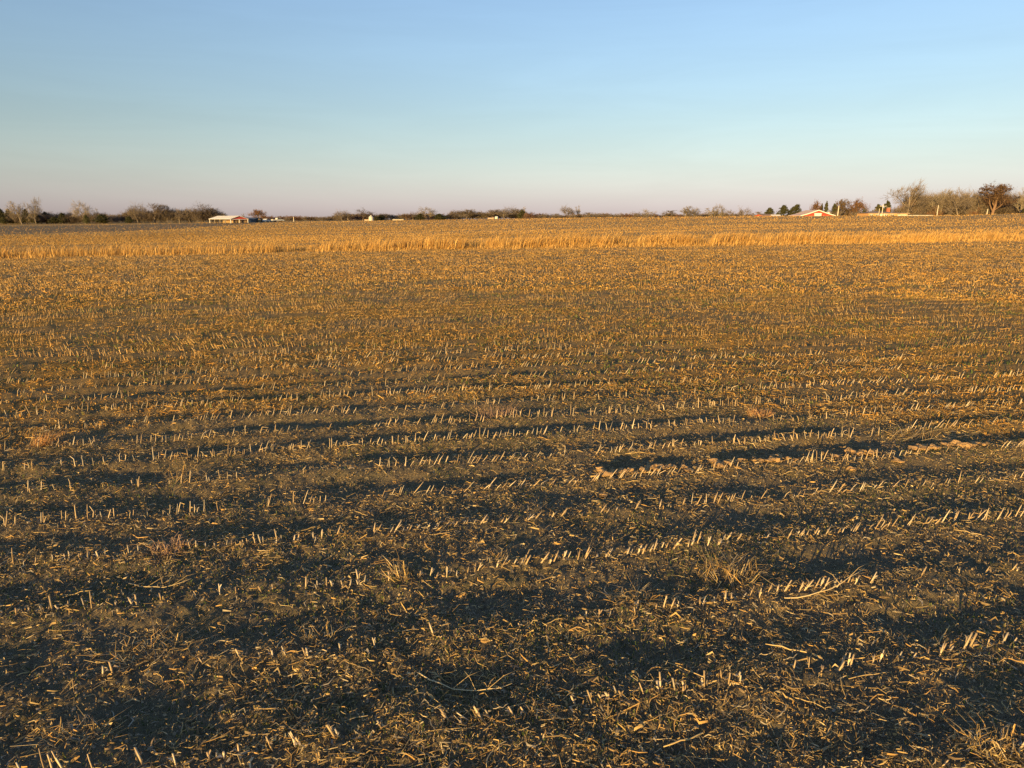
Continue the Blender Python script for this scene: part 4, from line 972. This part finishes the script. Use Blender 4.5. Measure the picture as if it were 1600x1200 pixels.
def brick_house():
    Y = 240; x0 = xat(1356, Y); x1 = xat(1420, Y); xc = (x0 + x1) / 2; w = x1 - x0; d = 8.0
    p = (xc, Y, Ms(xc, Y)); root = empty('brick_house', p); e = zat(333.0, Y) - p[2]; rt = zat(329.6, Y) - p[2]
    wm = w * 0.70
    MB().box(-w / 2, -w / 2 + wm, 0, d, -0.3, e).build('wall', M_BRICK, root)
    MB().box(-w / 2 + wm + 0.004, w / 2, 1.2, d - 0.6, -0.3, e - 0.15).build('garage_wall', M_BRICK, root)
    def hip(a, b, y0, y1, z0, z1, name):
        m = MB(); i = (y1 - y0) / 2; m.v = [(a, y0, z0), (b, y0, z0), (b, y1, z0), (a, y1, z0), (a + i, (y0 + y1) / 2, z1), (b - i, (y0 + y1) / 2, z1)]
        m.f = [(0, 1, 5, 4), (1, 2, 5), (2, 3, 4, 5), (3, 0, 4), (3, 2, 1, 0)]; return m.build(name, M_SHINGLE, root)
    r_ = hip(-w / 2 - 0.5, -w / 2 + wm + 0.5, -0.5, d + 0.5, e + 0.01, rt, 'roof'); hip(-w / 2 + wm - 0.8, w / 2 + 0.4, 0.7, d - 0.1, e - 0.13, rt - 0.35, 'garage_roof')
    for (a, b, y) in ((-w / 2 - 0.5, -w / 2 + wm + 0.5, -0.56), (-w / 2 + wm + 0.51, w / 2 + 0.4, 0.64)): MB().box(a, b, y, y + 0.055, e - 0.16, e + 0.03).build('fascia', M_WOOD, root)
    cx = -w / 2 + wm * 0.88; ch = MB().box(cx - 0.5, cx + 0.5, d * 0.45, d * 0.45 + 0.8, e, zat(324.6, Y) - p[2]).build('chimney', M_RBRICK, root)
    MB().box(cx - 0.56, cx + 0.56, d * 0.45 - 0.06, d * 0.45 + 0.86, zat(324.6, Y) - p[2] + 0.002, zat(324.3, Y) - p[2] + 0.04).build('chimney_cap', M_CONC, ch)
    for fx, ww in ((0.10, 1.0), (0.30, 1.1), (0.62, 1.0), (0.82, 1.3)):
        x = -w / 2 + wm * fx; f = MB().box(x - ww / 2, x + ww / 2, -0.06, -0.004, e - 1.75, e - 0.32).build('window', M_WHITE, root)
        for s in (-1, 1): MB().box(x + s * ww / 4 - ww / 4 + 0.07, x + s * ww / 4 + ww / 4 - 0.07, -0.075, -0.062, e - 1.66, e - 0.42).build('pane', M_GLASS, f)
    x = -w / 2 + wm * 0.46; dd = MB().box(x - 0.5, x + 0.5, -0.07, -0.004, -0.2, e - 0.35).build('door', M_WHITE, root); MB().box(x + 0.3, x + 0.38, -0.1, -0.072, 0.9, 1.0).build('handle', M_GALV, dd)
    for fx in (0.36, 0.54): x = -w / 2 + wm * fx; MB().box(x - 0.08, x + 0.08, -0.44, -0.28, -0.3, e - 0.17).build('porch_post', M_WHITE, root)
    g0 = -w / 2 + wm + 0.5; MB().box(g0, w / 2 - 0.4, 1.12, 1.195, -0.2, e - 0.5).build('garage_door', M_WHITE, root)
    tag(root, 'long low tan brick house with brown hip roof and brick chimney', 'house')
brick_house()
def white_fence():
    Y = 226; x0 = xat(1402, Y); x1 = xat(1457, Y); n = 8; root = empty('white_fence', (x0, Y, Ms(x0, Y))); top = zat(336.0, Y) - Ms(x0, Y)
    for i in range(n + 1):
        x = (x1 - x0) * i / n; MB().box(x - 0.07, x + 0.07, -0.07, 0.07, -0.5, top + 0.03).build('post', M_TANK, root)
    for i in range(n):
        a = (x1 - x0) * i / n + 0.075; b_ = (x1 - x0) * (i + 1) / n - 0.075
        for k in range(3): MB().box(a, b_, -0.03, 0.03, top - 0.24 - k * 0.27, top - k * 0.27 - 0.02).build('rail', M_TANK, root)
    tag(root, 'low white board fence running from the brick house towards the grove', 'fence')
white_fence()
for k, (px, Y) in enumerate(((1480, 214), (1516, 214))):
    p = at(px, Y); o = empty('round_bale', p, R(20 + 40 * k)); h = zat(335.2, Y) - p[2]; r0 = max(0.55, h / 2)
    r_ = MB().lathe([(r0 * 0.9, -0.75), (r0, -0.68), (r0 * 1.01, 0), (r0, 0.68), (r0 * 0.9, 0.75)], 18).build('bale', M_HAY, o, (0, 0, r0)); r_.rotation_euler = (math.pi / 2, 0, 0)
    w = MB().lathe([(r0 * 1.012, -0.03), (r0 * 1.02, 0), (r0 * 1.012, 0.03)], 18).build('twine', M_WOOD, o, (0, 0, r0)); w.rotation_euler = (math.pi / 2, 0, 0)
    tag(o, ['round straw bale at the field crest before the sunlit slanting trunk', 'round straw bale at the field crest before the rusty oak'][k], 'straw bale')
